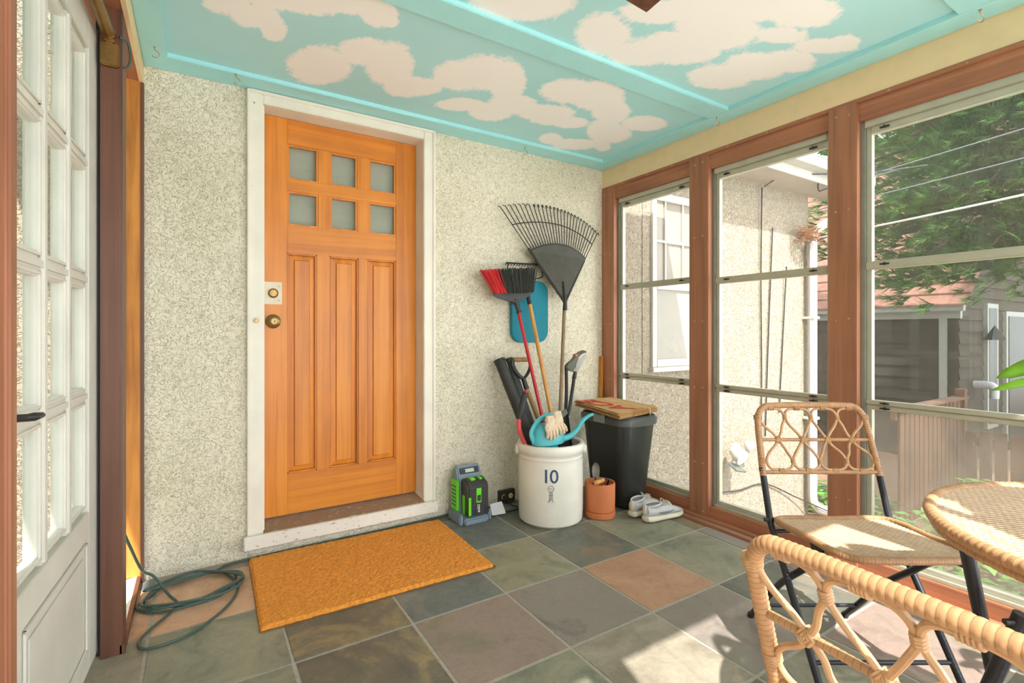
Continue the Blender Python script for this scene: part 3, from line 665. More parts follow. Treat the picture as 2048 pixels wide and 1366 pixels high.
# downspout
ds = thing('downspout', 'white ribbed downspout at the house corner', 'downspout', (2.82, -.06, -.75))
def rtube(pts, name, parent): return MB().tube(catmull(pts, 8), .048, 8, sq=(1, .75)).build(name, M['gutter'], parent)
rtube([(2.96, -.36, 2.52), (2.96, -.35, 2.40), (2.89, -.23, 2.22), (2.77, -.09, 2.08), (2.73, -.075, 1.95)], 'upper_elbow', ds)
MB().tube([(2.73, -.075, 1.96), (2.73, -.075, -.52)], .05, 8, sq=(1, .75)).build('pipe', M['gutter'], ds)
rtube([(2.73, -.075, -.50), (2.74, -.08, -.62), (2.81, -.10, -.70), (2.93, -.16, -.73), (3.16, -.26, -.755)], 'lower_elbow', ds)
for z in (1.2, .2): MB().box(2.678, 2.782, -.116, -.001, z, z + .025).build('strap', M['gutter'], ds)
nest = thing('bird_nest', 'twiggy bird nest tucked under the eave corner', 'nest', (2.56, -.12, 2.02))
nb = MB()
for k in range(150):
    a = random.uniform(0, 2 * PI); r = random.uniform(.05, .12); c = Vector((2.55 + r * math.cos(a), -.13 + r * .7 * math.sin(a), 2.02 + random.uniform(-.06, .06)))
    dvv = Vector((-math.sin(a), math.cos(a) * .7, random.uniform(-.5, .5))).normalized() * random.uniform(.04, .09)
    nb.tube([c - dvv, c + dvv + Vector((0, 0, random.uniform(-.02, .02)))], .0022, 4)
nb.build('twigs', M['twig'], nest, kind='stuff')
# floodlight on the wall
fl = thing('floodlight', 'white twin-head security light on the stucco wall', 'floodlight', (1.46, -.03, -.05))
MB().lathe([(0, 0), (.06, 0), (.055, .03), (.03, .05), (0, .05)], (1.56, 0, .03), 20, 'y').build('base', M['gutter'], fl)
MB().tube(catmull([(1.56, -.04, .03), (1.50, -.09, .04), (1.42, -.12, .02)], 5), .012, 8).build('arm', M['gutter'], fl)
MB().lathe([(.02, -.05), (.055, .0), (.06, .05), (.0, .05)], (0, 0, 0), 20).xf(Matrix.Translation((1.60, -.12, .08)) @ Matrix.Rotation(2.2, 4, 'X')).build('lamp_head', M['gutter'], fl)
MB().lathe([(.02, -.06), (.06, .0), (.065, .06), (.0, .06)], (0, 0, 0), 20).xf(Matrix.Translation((1.40, -.13, .04)) @ Matrix.Rotation(2.0, 4, 'X')).build('lamp_head', M['gutter'], fl)
MB().cbox((1.38, -.14, -.07), (.16, .10, .012), Matrix.Rotation(.5, 3, 'X') @ Matrix.Rotation(.25, 3, 'Y')).build('solar_panel', M['can_grey'], fl)
# cables on the outside wall
cabs = [[(1.93, -.03, 2.40), (1.93, -.02, 1.6), (1.95, -.015, .6), (1.93, -.015, -.2)], [(2.12, -.02, 2.05), (2.09, -.015, 1.5), (2.04, -.015, .7), (2.01, -.015, .1)], [(2.34, -.03, 1.7), (2.32, -.015, 1.2), (2.24, -.015, .3)],
        [(1.93, -.05, 2.40), (2.05, -.2, 2.50), (2.3, -.34, 2.50), (2.9, -.6, 2.56), (3.2, -.85, 2.60)], [(1.30, -.02, -.30), (1.6, -.02, -.33), (2.0, -.02, -.34), (2.5, -.05, -.55), (2.9, -.2, -.74)], [(2.38, -.30, 2.47), (2.5, -.25, 2.40), (2.62, -.3, 2.44), (3.2, -.7, 2.62)]]
cn = ['black cable hanging down the middle of the outside wall', 'thin black cable slanting down the outside wall', 'short black cable near the downspout on the wall', 'black service wire curving from wall to the sky', 'black cable along the foot of the outside wall', 'thin wire tied under the eave corner']
for p, l in zip(cabs, cn):
    MB().tube(catmull(p, 8), .006, 6).build('cable', M['black_cord'], label=l, cat='cable', group='cables on the outside wall', at=p[0])
for i, (z0, z1, r) in enumerate(((2.64, 2.90, .006), (2.42, 2.64, .006), (2.10, 2.34, .010))):
    MB().tube(catmull([(3.45, .7, z0), (3.4, -1.0, (z0 + z1) / 2 - .03), (3.35, -3.1, z1)], 8), r, 6).build('overhead_wire', M['gutter' if i == 2 else 'can_grey'], label=('upper thin', 'middle thin', 'lowest thick white')[i] + ' overhead wire crossing the pine tree', cat='wire', group='overhead wires', at=(3.45, .7, z0))
# ground
gr = MB().box(-12, 20, -12, 12, -1.0, -.8); gr.build('ground', M['soil'], label='mulch and soil ground outside the porch', cat='ground', kind='structure')
MB().box(-12, 1.0, -12, -3.2, -.8, -.76).box(-12, -2.9, -3.2, 0, -.8, -.76).box(1.0, 14, -12, -3.6, -.8, -.76).build('bounce_patio', M['bounce_patio'], label='unseen pale concrete added to bounce light onto the porch ceiling', cat='bounce_patio', kind='structure')  # unseen pale ground, added to bounce sunlight onto the porch ceiling
MB().box(.12, 1.25, -3.2, -.02, -.8, -.765).build('bounce_path', M['bounce_patio'], label='unseen pale concrete strip added to bounce light beside the windows', cat='path', kind='structure')  # more of the added bounce ground, below the window sightlines
def scatter_leaves(n, x0, x1, y0, y1, h, size):
    b = MB()
    for k in range(n):
        x, y = random.uniform(x0, x1), random.uniform(y0, y1)
        if noise.noise(Vector((x * 2, y * 2, 0))) < -.15: continue
        z = -.8 + random.uniform(.02, h); s = size * random.uniform(.6, 1.3); a = random.uniform(0, 2 * PI); t = random.uniform(-.6, .6)
        d = Vector((math.cos(a), math.sin(a), t * .5)); e = Vector((-math.sin(a), math.cos(a), random.uniform(-.4, .4)))
        c = Vector((x, y, z)); b._a([c - d * s, c + e * s * .5 + Vector((0, 0, s * .15)), c + d * s, c - e * s * .5 + Vector((0, 0, s * .15))], [(0, 1, 2, 3)])
    return b
scatter_leaves(3300, 1.6, 4.78, -2.9, -.75, .30, .06).build('ground_cover', M['ground_leaf'], label='leafy green ground cover outside the right window', cat='ground cover', kind='stuff')
scatter_leaves(500, 2.9, 3.6, -.5, 0.3, .18, .045).build('ground_cover', M['ground_leaf'], label='small green weeds at the foot of the downspout', cat='weeds', kind='stuff')
# neighbour building
nb_ = thing('neighbour_house', 'dark sided neighbour house behind the pine tree', 'house', (6.6, 0, -.8))
XN = 6.6
MB().box(XN + .02, 11, -.08, 5.8, -.8, 1.42).build('wall_core', M['siding'], nb_, smooth=False)
for k in range(13):
    z = -.8 + .17 * k
    MB().hexa([(XN - .022, -.10, z), (XN + .03, -.10, z), (XN + .03, 2.3, z), (XN - .022, 2.3, z), (XN, -.10, z + .175), (XN + .03, -.10, z + .175), (XN + .03, 2.3, z + .175), (XN, 2.3, z + .175)]).build('siding_board', M['siding'], nb_, smooth=False)
for k in range(28):
    z = -.8 + .17 * k
    xs = XN + max(0, (z - 1.40) * 1.03); MB().hexa([(xs, -.122, z), (11, -.122, z), (11, -.07, z), (xs, -.07, z), (xs, -.10, z + .175), (11, -.10, z + .175), (11, -.07, z + .175), (xs, -.07, z + .175)]).build('siding_board', M['siding'], nb_, smooth=False)
for y0, y1 in ((.953, 1.093), (.018, .103)): MB().box(XN - .05, XN + .02, y0, y1, -.8, 1.28).build('door_post', M['n_trim'], nb_, bevel=.005)
MB().box(XN - .06, XN + .02, -.14, 5, 1.26, 1.42).build('fascia', M['n_trim'], nb_)
MB().box(XN - .17, XN - .06, -.2, 5, 1.36, 1.46).build('gutter', M['n_trim'], nb_, bevel=.01)
rf = MB(); nrow = 22
for k in range(nrow):
    x0 = XN - .2 + .17 * k; z0 = 1.44 + .165 * k
    rf_b = MB().hexa([(x0, -.25, z0), (x0 + .2, -.25, z0 + .165), (x0 + .2, 6, z0 + .165), (x0, 6, z0), (x0, -.25, z0 + .022), (x0 + .2, -.25, z0 + .180), (x0 + .2, 6, z0 + .180), (x0, 6, z0 + .022)])
    rf_b.build('shingle_course', M['shingle'], nb_, smooth=False)
MB().box(7.6, 8.1, -.16, -.08, -.4, 1.5).build('window_frame', M['n_trim'], nb_); MB().box(7.67, 8.03, -.165, -.15, -.33, 1.43).build('window_pane', M['n_glass'], nb_, smooth=False)
MB().box(8.5, 9.6, -.16, -.08, -.8, 1.4).build('door_frame', M['n_trim'], nb_); MB().box(8.6, 9.5, -.17, -.15, -.75, 1.32).build('door_pane', M['n_glass'], nb_, smooth=False)
MB().tube(catmull([(XN + .55, -.12, .30), (XN + .55, -.30, .30), (XN + .55, -.34, .24), (XN + .55, -.34, .12)], 5), .055, 12).build('vent_pipe', M['pvc'], nb_)
MB().lathe([(0, .22), (.13, .0), (.10, 0), (0, .18)], (XN + .95, -.25, .95), 4).build('wall_lantern', M['black'], nb_)
# fence
fc = thing('fence', 'weathered brown picket fence beyond the dusty pane', 'fence', (4.9, -.6, -.8))
for k in range(15):
    x = 3.25 + k * .115
    MB().box(x, x + .095, -.62, -.60, -.8, .30 + random.uniform(-.01, .01)).build('picket', M['fence'], fc, smooth=False)
for k in range(22):
    y = -.64 - k * .125
    MB().box(4.90, 4.92, y - .10, y, -.8, -.04 + random.uniform(-.012, .012)).build('picket', M['fence'], fc, smooth=False)
MB().box(3.2, 4.98, -.60, -.56, .22, .31).build('rail', M['fence'], fc); MB().box(3.2, 4.98, -.66, -.54, .31, .335).build('cap', M['fence'], fc)
MB().box(4.92, 4.96, -3.4, -.6, -.2, -.11).build('rail', M['fence'], fc)
for p in ((4.88, -.60), (4.88, -2.0)): MB().box(p[0], p[0] + .09, p[1] - .045, p[1] + .045, -.8, .42 if p[1] > -1 else .02).build('post', M['fence'], fc, bevel=.004)
# pine tree
pt = thing('pine_tree', 'large dark green pine tree in front of the shingled roof', 'pine tree', (5.6, -1.4, -.8))
MB().tube(catmull([(5.6, -1.4, -.8), (5.55, -1.35, 1), (5.65, -1.4, 3), (5.6, -1.4, 7)], 6), [.2] * 7 + [.16] * 6 + [.1] * 6, 10).build('trunk', M['bark'], pt)
br = MB(); nl = MB()
def tuft(c, d, L):
    d = d.normalized(); o1 = d.orthogonal().normalized(); o2 = d.cross(o1)
    for q in range(13):
        a = random.uniform(0, 2 * PI); sp = random.uniform(.25, .95); v_ = (d + (o1 * math.cos(a) + o2 * math.sin(a)) * sp).normalized()
        n = v_.orthogonal().normalized() * .008; s0 = c - d * random.uniform(0, .06)
        nl._a([s0 - n, s0 + n, s0 + v_ * L], [(0, 1, 2)])
rp = random.Random(3)
for k in range(170):
    z = rp.uniform(1.5, 6.0); a = rp.uniform(PI * .50, PI * 1.28); L = min(rp.uniform(1.2, 2.6), 1.45 / max(.05, -math.cos(a))) * (1 if z < 4 else .75)
    p0 = Vector((5.6, -1.4, z + .3)); dr = Vector((math.cos(a), math.sin(a), 0))
    pts = catmull([p0, p0 + dr * L * .4 + Vector((0, 0, .1)), p0 + dr * L * .75 + Vector((0, 0, -.05)), p0 + dr * L + Vector((0, 0, -.3))], 5)
    br.tube(pts, [.03 * (1 - .8 * i / (len(pts) - 1)) + .004 for i in range(len(pts))], 5)
    for t in range(56):
        i = rp.uniform(.25, 1) * (len(pts) - 1); j = min(int(i), len(pts) - 2); c = pts[j].lerp(pts[j + 1], i - j)
        side = Vector((-dr.y, dr.x, 0)) * rp.uniform(-.5, .5) + Vector((0, 0, rp.uniform(-.30, .20))) + dr * rp.uniform(-.1, .3)
        tuft(c + side * .9, (dr * .6 + side + Vector((0, 0, rp.uniform(-.1, .5)))), rp.uniform(.12, .20))
br.build('branches', M['bark'], pt, kind='stuff'); nl.build('needles', M['pine'], pt, smooth=False, kind='stuff')
# broad tree out of view, added to shade the neighbour house
stt = thing('shade_tree', 'unseen broad leafy tree added to shade the neighbour house', 'tree', (9.6, -5.0, -.8))
MB().tube([(9.6, -5, -.8), (9.5, -5, 2.5), (9.3, -4.8, 5)], [.25, .2, .1], 10).build('trunk', M['bark'], stt)
sb_ = MB()
for k in range(7500):
    v_ = Vector((random.gauss(0, 1), random.gauss(0, 1), random.gauss(0, 1))).normalized() * random.random() ** .4
    c = Vector((7.9, -4.7, 5.6)) + Vector((v_.x * 3.0, v_.y * 2.0, v_.z * 1.9)) + noise.noise_vector(v_ * 2) * .6
    a = random.uniform(0, PI); s_ = .17; d = Vector((math.cos(a), math.sin(a), random.uniform(-.5, .5))) * s_; e = Vector((-math.sin(a), math.cos(a), random.uniform(-.5, .5))) * s_ * .6
    sb_._a([c - d, c + e, c + d, c - e], [(0, 1, 2, 3)])
sb_.build('foliage', M['pine'], stt, smooth=False, kind='stuff')
# far tree behind the eave
ft = thing('far_tree', 'dark bushy tree far behind the eave', 'tree', (14.5, 5.6, -.8))
MB().tube([(14.5, 5.6, -.8), (14.5, 5.6, 5.8)], [.2, .08], 8).build('trunk', M['bark'], ft)
fb = MB()
for k in range(2600):
    v_ = Vector((random.gauss(0, 1), random.gauss(0, 1), random.gauss(0, 1))).normalized() * random.uniform(.5, 1) ** .5
    c = Vector((14.5, 5.6, 5.6)) + Vector((v_.x * 2.3, v_.y * 2.3, v_.z * 1.5)) + noise.noise_vector(v_ * 2) * .5
    a = random.uniform(0, PI); s = .12; d = Vector((math.cos(a), math.sin(a), random.uniform(-.5, .5))) * s; e = Vector((-math.sin(a), math.cos(a), random.uniform(-.5, .5))) * s * .6
    fb._a([c - d, c + e, c + d, c - e], [(0, 1, 2, 3)])
fb.build('foliage', M['pine'], ft, smooth=False, kind='stuff')

# ================================================================ THINGS IN THE PORCH
def fan_loft(rings): return MB().loft(rings)
# ---- doormat
dm = thing('doormat', 'orange coir doormat in front of the wooden door', 'doormat', (-1.78, -.38, 0), R(-1.2))
mt = MB().box(-.48, .48, -.325, .325, .001, .006); mt.build('backing', M['mat_base'], dm, world=False)
nx, ny = 96, 66; vs = []; fs = []
for j in range(ny + 1):
    for i in range(nx + 1):
        x = -.478 + .956 * i / nx; y = -.323 + .646 * j / ny; e = min(i, nx - i, j, ny - j)
        vs.append((x + random.uniform(-.002, .002), y + random.uniform(-.002, .002), .006 if e == 0 else .018 + random.uniform(-.002, .002)))
for j in range(ny):
    for i in range(nx): a = j * (nx + 1) + i; fs.append((a, a + 1, a + nx + 2, a + nx + 1))
b = MB(); b._a(vs, fs); b.build('pile', M['coir'], dm, world=False, smooth=False, kind='stuff')
# ---- green extension cord coil
cpts = []
rc = random.Random(5)
cpts += [(-2.69, -.30, .32), (-2.672, -.26, .24), (-2.64, -.22, .13), (-2.60, -.235, .10), (-2.55, -.27, .03), (-2.52, -.33, .012), (-2.55, -.40, .010), (-2.62, -.52, .008), (-2.60, -.60, .008), (-2.48, -.58, .008), (-2.36, -.45, .008), (-2.31, -.30, .008), (-2.34, -.17, .010)]
for k in range(46):
    a = 1.0 + k * 2 * PI / 10.5; r = .155 + rc.uniform(-.022, .022)
    cpts.append((-2.47 + r * 1.08 * math.cos(a), -.24 + r * .86 * math.sin(a), .010 + .0045 * (k // 9) + rc.uniform(0, .004)))
cpts += [(-2.40, -.10, .012), (-2.34, -.05, .008), (-2.2, -.035, .008), (-1.9, -.030, .008), (-1.6, -.032, .008), (-1.3, -.022, .008), (-1.19, -.015, .010)]
cc = thing('extension_cord', 'dark green extension cord coiled beside the white door post', 'cord', (-2.47, -.24, 0))
MB().tube(catmull(cpts, 6), .0052, 8).build('cord', M['cord'], cc)
# ---- battery charger and battery
cg = thing('battery_charger', 'grey and green battery charger standing by the stucco wall', 'charger', (-1.13, -.13, 0))
def rb(x0, x1, y0, y1, z0, z1, bev, name, mat, parent, **k): return MB().box(x0, x1, y0, y1, z0, z1).build(name, mat, parent, bevel=bev, **k)
MB().prism([(-.215, .0), (-.05, .0), (-.05, .28), (-.075, .305), (-.10, .30), (-.125, .255), (-.14, .05), (-.215, .035)], Matrix(((0, 0, 1, -1.208), (1, 0, 0, 0), (0, 1, 0, 0), (0, 0, 0, 1))), .152).build('housing', M['ch_grey'], cg, bevel=.008)
for x in (-1.232, -1.052): rb(x, x + .022, -.20, -.045, .0, .06, .006, 'foot', M['ch_grey'], cg)
for x in (-1.222, -1.057):
    sp = rb(x, x + .014, -.145, -.06, .06, .235, .006, 'side_vent', M['ch_green'], cg)
    for k in range(6): rb(x - .001, x + .015, -.13, -.075, .09 + k * .021, .096 + k * .021, 0, 'slot', M['black'], sp)
dp = MB().cbox((-1.132, -.116, .277), (.12, .006, .034), Matrix.Rotation(-.45, 3, 'X')).build('display_bezel', M['ch_dark'], cg, bevel=.002)
MB().cbox((-1.132, -.1205, .278), (.055, .003, .020), Matrix.Rotation(-.45, 3, 'X')).build('display', M['screen'], dp)
bt = thing('battery_pack', 'charcoal battery pack with green stripes docked in the charger', 'battery', (-1.13, -.18, .036))
MB().prism([(-.232, .054), (-.147, .054), (-.136, .235), (-.16, .25), (-.215, .235), (-.232, .215)], Matrix(((0, 0, 1, -1.197), (1, 0, 0, 0), (0, 1, 0, 0), (0, 0, 0, 1))), .13).build('case', M['ch_dark'], bt, bevel=.008)
gp = rb(-1.148, -1.116, -.236, -.231, .125, .205, .002, 'gauge', M['ch_green'], bt)
rb(-1.143, -1.121, -.2375, -.2355, .135, .168, 0, 'gauge_window', M['ch_dark'], gp)
rb(-1.196, -1.180, -.236, -.231, .06, .16, .002, 'green_stripe', M['ch_green'], bt)
rb(-1.1975, -1.1965, -.19, -.16, .05, .16, 0, 'green_stripe', M['ch_green'], bt)
rb(-1.165, -1.135, -.20, -.16, .240, .252, .003, 'latch', M['ch_green'], bt); rb(-1.11, -1.09, -.20, -.16, .240, .250, .003, 'latch', M['ch_green'], bt)
for k in range(4):
    for x in (-1.165, -1.095): rb(x + k * .008, x + .003 + k * .008, -.2335, -.2315, .06, .09, 0, 'vent_slot', M['black'], bt)
tx = text_mesh('EGO', .022, .0006, .2, .0005).xf(Matrix.Translation((-1.132, -.2325, .092)) @ Matrix.Rotation(PI / 2, 4, 'X') @ Matrix.Rotation(PI / 2, 4, 'Z')); tx.build('lettering', M['tag'], bt, smooth=False)
# ---- outlet with plug, cord, tag
ol = thing('wall_outlet', 'dark metal outlet box low on the stucco wall', 'outlet', (-.82, -.02, .045))
rb(-.876, -.762, -.030, -.001, .010, .086, .003, 'box', M['outlet'], ol)
for x in (-.846, -.796):
    rc_ = MB().lathe([(0, 0), (.016, 0), (.015, .004), (0, .004)], (x, -.030, .048), 18, 'y').build('receptacle', M['ivory'], ol)
    for dx in (-.005, .005): rb(x + dx - .001, x + dx + .001, -.0352, -.0335, .044, .052, 0, 'slot', M['black'], rc_)
pc = thing('charger_cord', 'black charger cord plugged into the outlet', 'cord', (-.85, -.05, 0))
MB().tube([(-.846, -.034, .048), (-.846, -.052, .048), (-.845, -.062, .044)], [.014, .014, .007], 12).build('plug', M['black'], pc)
MB().tube(catmull([(-.845, -.060, .045), (-.835, -.075, .03), (-.82, -.09, .008), (-.80, -.12, .006), (-.83, -.155, .006), (-.92, -.15, .006), (-.96, -.10, .006), (-.93, -.07, .007), (-.90, -.10, .012), (-.97, -.16, .006), (-1.035, -.17, .006)], 8), .0036, 8).build('cord', M['black_cord'], pc)
MB().hexa([(-1.00, -.15, .010), (-.92, -.17, .014), (-.93, -.19, .012), (-1.01, -.17, .008), (-1.00, -.125, .060), (-.925, -.135, .066), (-.925, -.136, .066), (-1.00, -.126, .060)]).build('paper_tag', M['tag'], pc, smooth=False)
# ---- crock
CX, CY = -.727, -.354
ck = thing('stoneware_crock', 'large white stoneware crock with blue number ten', 'crock', (CX, CY, 0))
MB().lathe([(.0, .001), (.170, .001), (.181, .012), (.185, .05), (.187, .20), (.186, .345), (.184, .366), (.186, .370), (.184, .374), (.185, .388), (.192, .396), (.196, .412), (.196, .432), (.190, .444), (.176, .446), (.168, .438), (.166, .40), (.166, .05), (.0, .04)], (CX, CY, 0), 48).build('body', M['crock'], ck)
cth = math.atan2(CAM.y - CY, CAM.x - CX)
for sgn in (-1.15, 1.35):
    a = cth + sgn * 1.2; c = Vector((CX + .196 * math.cos(a), CY + .196 * math.sin(a), .40))
    t = Vector((-math.sin(a), math.cos(a), 0)); n = Vector((math.cos(a), math.sin(a), 0))
    MB().prism([(-.03, .028), (.03, .028), (.026, -.012), (.012, -.026), (-.012, -.026), (-.026, -.012)], Matrix(((t.x, 0, n.x, c.x - n.x * .012), (t.y, 0, n.y, c.y - n.y * .012), (0, 1, 0, c.z), (0, 0, 0, 1))), .022).build('lug', M['crock'], ck, bevel=.005)
def on_crock(x, z, off=.0006, r=.1866): a = cth + .01 + x / r; return Vector((CX + (r + off) * math.cos(a), CY + (r + off) * math.sin(a), z))
tm = text_mesh('1', .105, .0006, 0, .0002); t2 = text_mesh('0', .105, .0006, 0, .0002)
for t, ox in ((tm, -.026), (t2, .018)):
    t.v = [on_crock(p.x + ox, .285 + p.y, .0008 + p.z) for p in t.v]; t.build('numeral', M['ink'], ck, smooth=False, label='blue stamped numeral')
def stroke(pts, name='stamp_line', r=.0011): return MB().tube([on_crock(x, z, .0006) for x, z in pts], r, 5).build(name, M['ink'], ck)
ring = [(.016 * math.cos(2 * PI * k / 18) * (1 + .12 * math.cos(6 * 2 * PI * k / 18)), .222 + .016 * math.sin(2 * PI * k / 18) * (1 + .12 * math.cos(6 * 2 * PI * k / 18))) for k in range(19)]
stroke(ring); stroke([(-.010, .222), (-.003, .225), (.003, .219), (.010, .223)])
for x in (-.009, -.003, .003, .009): stroke([(x * .8, .206), (x, .16)])
stroke([(-.015, .150), (-.010, .160), (-.006, .150)]); stroke([(.006, .150), (.011, .160), (.016, .150)]); stroke([(-.012, .186), (.012, .188)])
# ---- leaf rake
lr = thing('leaf_rake', 'dark plastic leaf rake leaning in the crock, fan head up', 'rake', (-.56, -.28, .05))
N_ = Vector((-.44, -.12, 1.262)); TL = Vector((-.875, -.035, 1.845)); TR = Vector((-.065, -.018, 1.77)); TM = Vector((-.43, -.028, 1.895))
def fanpt(t, f, dy=0):
    tip = TL * ((1 - t) * (1 - 2 * t)) + TM * (4 * t * (1 - t)) + TR * (t * (2 * t - 1)); return N_.lerp(tip, f) + Vector((0, dy, 0))
MB().tube([(-.679, -.347, .06), N_ + Vector((0, 0, -.03))], .0115, 12).build('handle', M['rake_pole'], lr)
pl = MB(); nseg = 20; pr_ = [fanpt(k / nseg, .55 + .06 * (k / nseg) + .03 * math.sin(PI * k / nseg)) for k in range(nseg + 1)]
off = Vector((0, -.006, 0)); vs = [N_ + Vector((-.012, 0, 0)), N_ + Vector((.012, 0, 0))] ; poly = [vs[0]] + pr_ + [vs[1]]
n = len(poly); pl._a([p for p in poly] + [p + off for p in poly], [tuple(range(n)), tuple(range(2 * n - 1, n - 1, -1))] + [(k, (k + 1) % n, n + (k + 1) % n, n + k) for k in range(n)])
pp = pl.build('head_plate', M['rake'], lr, smooth=False)
MB().tube([p + off * .5 for p in pr_], .0045, 6).build('plate_edge', M['tine'], pp)
MB().tube([N_ + Vector((.0, -.005, -.05)), N_ + Vector((0, -.007, .0)), N_.lerp(TM, .22) + Vector((0, -.006, 0))], [.0155, .013, .005], 10).build('socket', M['tine'], lr)
for t, r in ((0, .007), (1, .0055)): MB().tube([N_ + Vector((0, -.003, 0)), fanpt(t, .58, -.003)], [.009, r], 6).build('edge_rib', M['tine'], lr)
for k in range(27):
    t = k / 26; a = fanpt(t, .54 + .06 * t + .03 * math.sin(PI * t)); e = fanpt(t, 1.0); h = Vector((.012 if t > .25 else -.012, .004, -.004))
    MB().tube([a, a.lerp(e, .5), e, e + h * .7 + Vector((0, 0, .006)), e + h * 1.6 + Vector((0, 0, -.006))] if t > .2 else [a, a.lerp(e, .5), e, e + Vector((-.016, 0, .002))], .0030, 5, sq=(1.1, 1)).build('tine', M['tine'], lr)
MB().tube([fanpt(k / 30, .82, -.004) for k in range(31)], .0034, 6).build('cross_band', M['tine'], lr)
# ---- broom
bm_ = thing('broom', 'angled broom with red and black bristles held head up', 'broom', (-.75, -.36, .05))
MB().tube([(-.735, -.355, .40), (-.806, -.13, 1.205)], .0105, 12).build('handle', M['red'], bm_)
BL, BR, TL2, TR2 = Vector((-.962, -.125, 1.30)), Vector((-.699, -.125, 1.322)), Vector((-1.056, -.125, 1.434)), Vector((-.681, -.125, 1.474))
rbz = MB(); bbz = MB()
for k in range(420):
    t = random.random(); dy = random.uniform(-.022, .022)
    a = BL.lerp(BR, t) + Vector((0, dy * .8, -.004)); e = TL2.lerp(TR2, min(max(t + random.uniform(-.012, .012), 0), 1)) + Vector((random.uniform(-.006, .006), dy * 1.5, random.uniform(-.012, .004)))
    tgt = rbz if t < .27 else bbz
    if k < 14: e += Vector((-.05 * random.random(), 0, -.02)) * (1 if t < .3 else .2)
    tgt.tube([a, a.lerp(e, .5) + Vector((random.uniform(-.003, .003), 0, 0)), e], [.0022, .0024, .0016], 4)
rbz.build('red_bristles', M['bristle_red'], bm_, kind='stuff', label='red bristle band'); bbz.build('black_bristles', M['bristle_black'], bm_, kind='stuff', label='black bristles')
rings = []
for t, w_, zt, zb in ((0, .004, 1.302, 1.286), (.12, .018, 1.304, 1.274), (.5, .024, 1.306, 1.250), (.8, .02, 1.312, 1.284), (1, .005, 1.335, 1.318)):
    x = -.975 + t * .285; rings.append([(x, -.125 - w_, (zt + zb) / 2 + .004), (x, -.125 - w_ * .8, zb), (x, -.125 + w_ * .8, zb), (x, -.125 + w_, (zt + zb) / 2 + .004), (x, -.125 + w_ * .8, zt), (x, -.125 - w_ * .8, zt)])
MB().loft(rings).build('cap', M['black'], bm_)
MB().tube([(-.835, -.125, 1.275), (-.812, -.128, 1.235), (-.803, -.135, 1.195)], [.026, .016, .0135], 10).build('socket', M['black'], bm_)
MB().tube([(-.803, -.135, 1.197), (-.800, -.137, 1.188)], .018, 10).build('collar', M['black'], bm_)
# ---- bow rake behind the broom
bw = thing('bow_rake', 'wooden handled bow rake standing behind the broom', 'rake', (-.64, -.30, .05))
MB().tube([(-.655, -.32, .42), (-.694, -.090, 1.255)], .0125, 12).build('handle', M['ash'], bw)
MB().tube([(-.6935, -.092, 1.245), (-.705, -.070, 1.345)], [.0135, .012], 12).build('ferrule', M['black'], bw)
for s_, xe in ((-1, -.83), (1, -.565)): MB().tube(catmull([(-.705, -.070, 1.34), (-.705 + .04 * s_, -.060, 1.40), (xe - .012 * s_, -.054, 1.425), (xe, -.05, 1.455), (xe - .003 * s_, -.05, 1.50)], 6), .0038, 6).build('bow_arm', M['tine'], bw)
MB().tube([(-.835, -.05, 1.500), (-.565, -.05, 1.508)], .005, 6).build('head_bar', M['tine'], bw)
for k in range(14): x = -.83 + k * .0203; MB().tube([(x, -.05, 1.503), (x + .004, -.028, 1.500), (x + .008, -.010, 1.49)], [.005, .004, .002], 5).build('tine', M['tine'], bw)
# ---- D-handle shovel
sh = thing('garden_shovel', 'shovel with black D grip and worn wooden shaft', 'shovel', (-.74, -.3, .05))
MB().tube([(-.706, -.33, .38), (-.762, -.145, .745)], .0145, 12).build('shaft', M['old_ash'], sh)
MB().tube([(-.758, -.155, .725), (-.775, -.14, .79)], [.0165, .014], 10).build('socket', M['black'], sh)
MB().tube([(-.845, -.14, .905), (-.742, -.14, .903)], .014, 12).build('grip', M['old_ash'], sh)
for p in ([(-.845, -.14, .905), (-.848, -.14, .87), (-.815, -.14, .82), (-.775, -.14, .785)], [(-.735, -.14, .905), (-.722, -.14, .87), (-.740, -.14, .82), (-.772, -.14, .785)]): MB().tube(catmull(p, 6), .0095, 8, sq=(1.3, .8)).build('grip_arm', M['black'], sh)
# ---- blower tubes
for nm, lab, p0, p1, r0, r1 in (('blower_tube', 'round black plastic blower tube at the left of the crock', (-.815, -.33, .38), (-.912, -.085, .905), .033, .036), ('mesh_tube', 'flat black meshed tube beside the round blower tube', (-.755, -.285, .38), (-.836, -.075, .912), .024, .026)):
    tb = thing(nm, lab, 'tube', p0); d_ = (Vector(p1) - Vector(p0))
    MB().tube([p0, Vector(p0) + d_ * .5, Vector(p0) + d_ * .97, p1], [r0, r0, r0, r1], 20, cap=False, sq=(1, 1) if nm == 'blower_tube' else (1, .55)).build('shell', M['black_soft'], tb)
    MB().tube([Vector(p0) + d_ * .99, Vector(p0) + d_ * .995], r0 * .93, 20, sq=(1, 1) if nm == 'blower_tube' else (1, .55)).build('mouth', M['black'], tb)
    MB().tube([Vector(p0) + d_ * .965, Vector(p0) + d_ * .985], r0 * 1.09, 20, sq=(1, 1) if nm == 'blower_tube' else (1, .55)).build('rim', M['black'], tb)
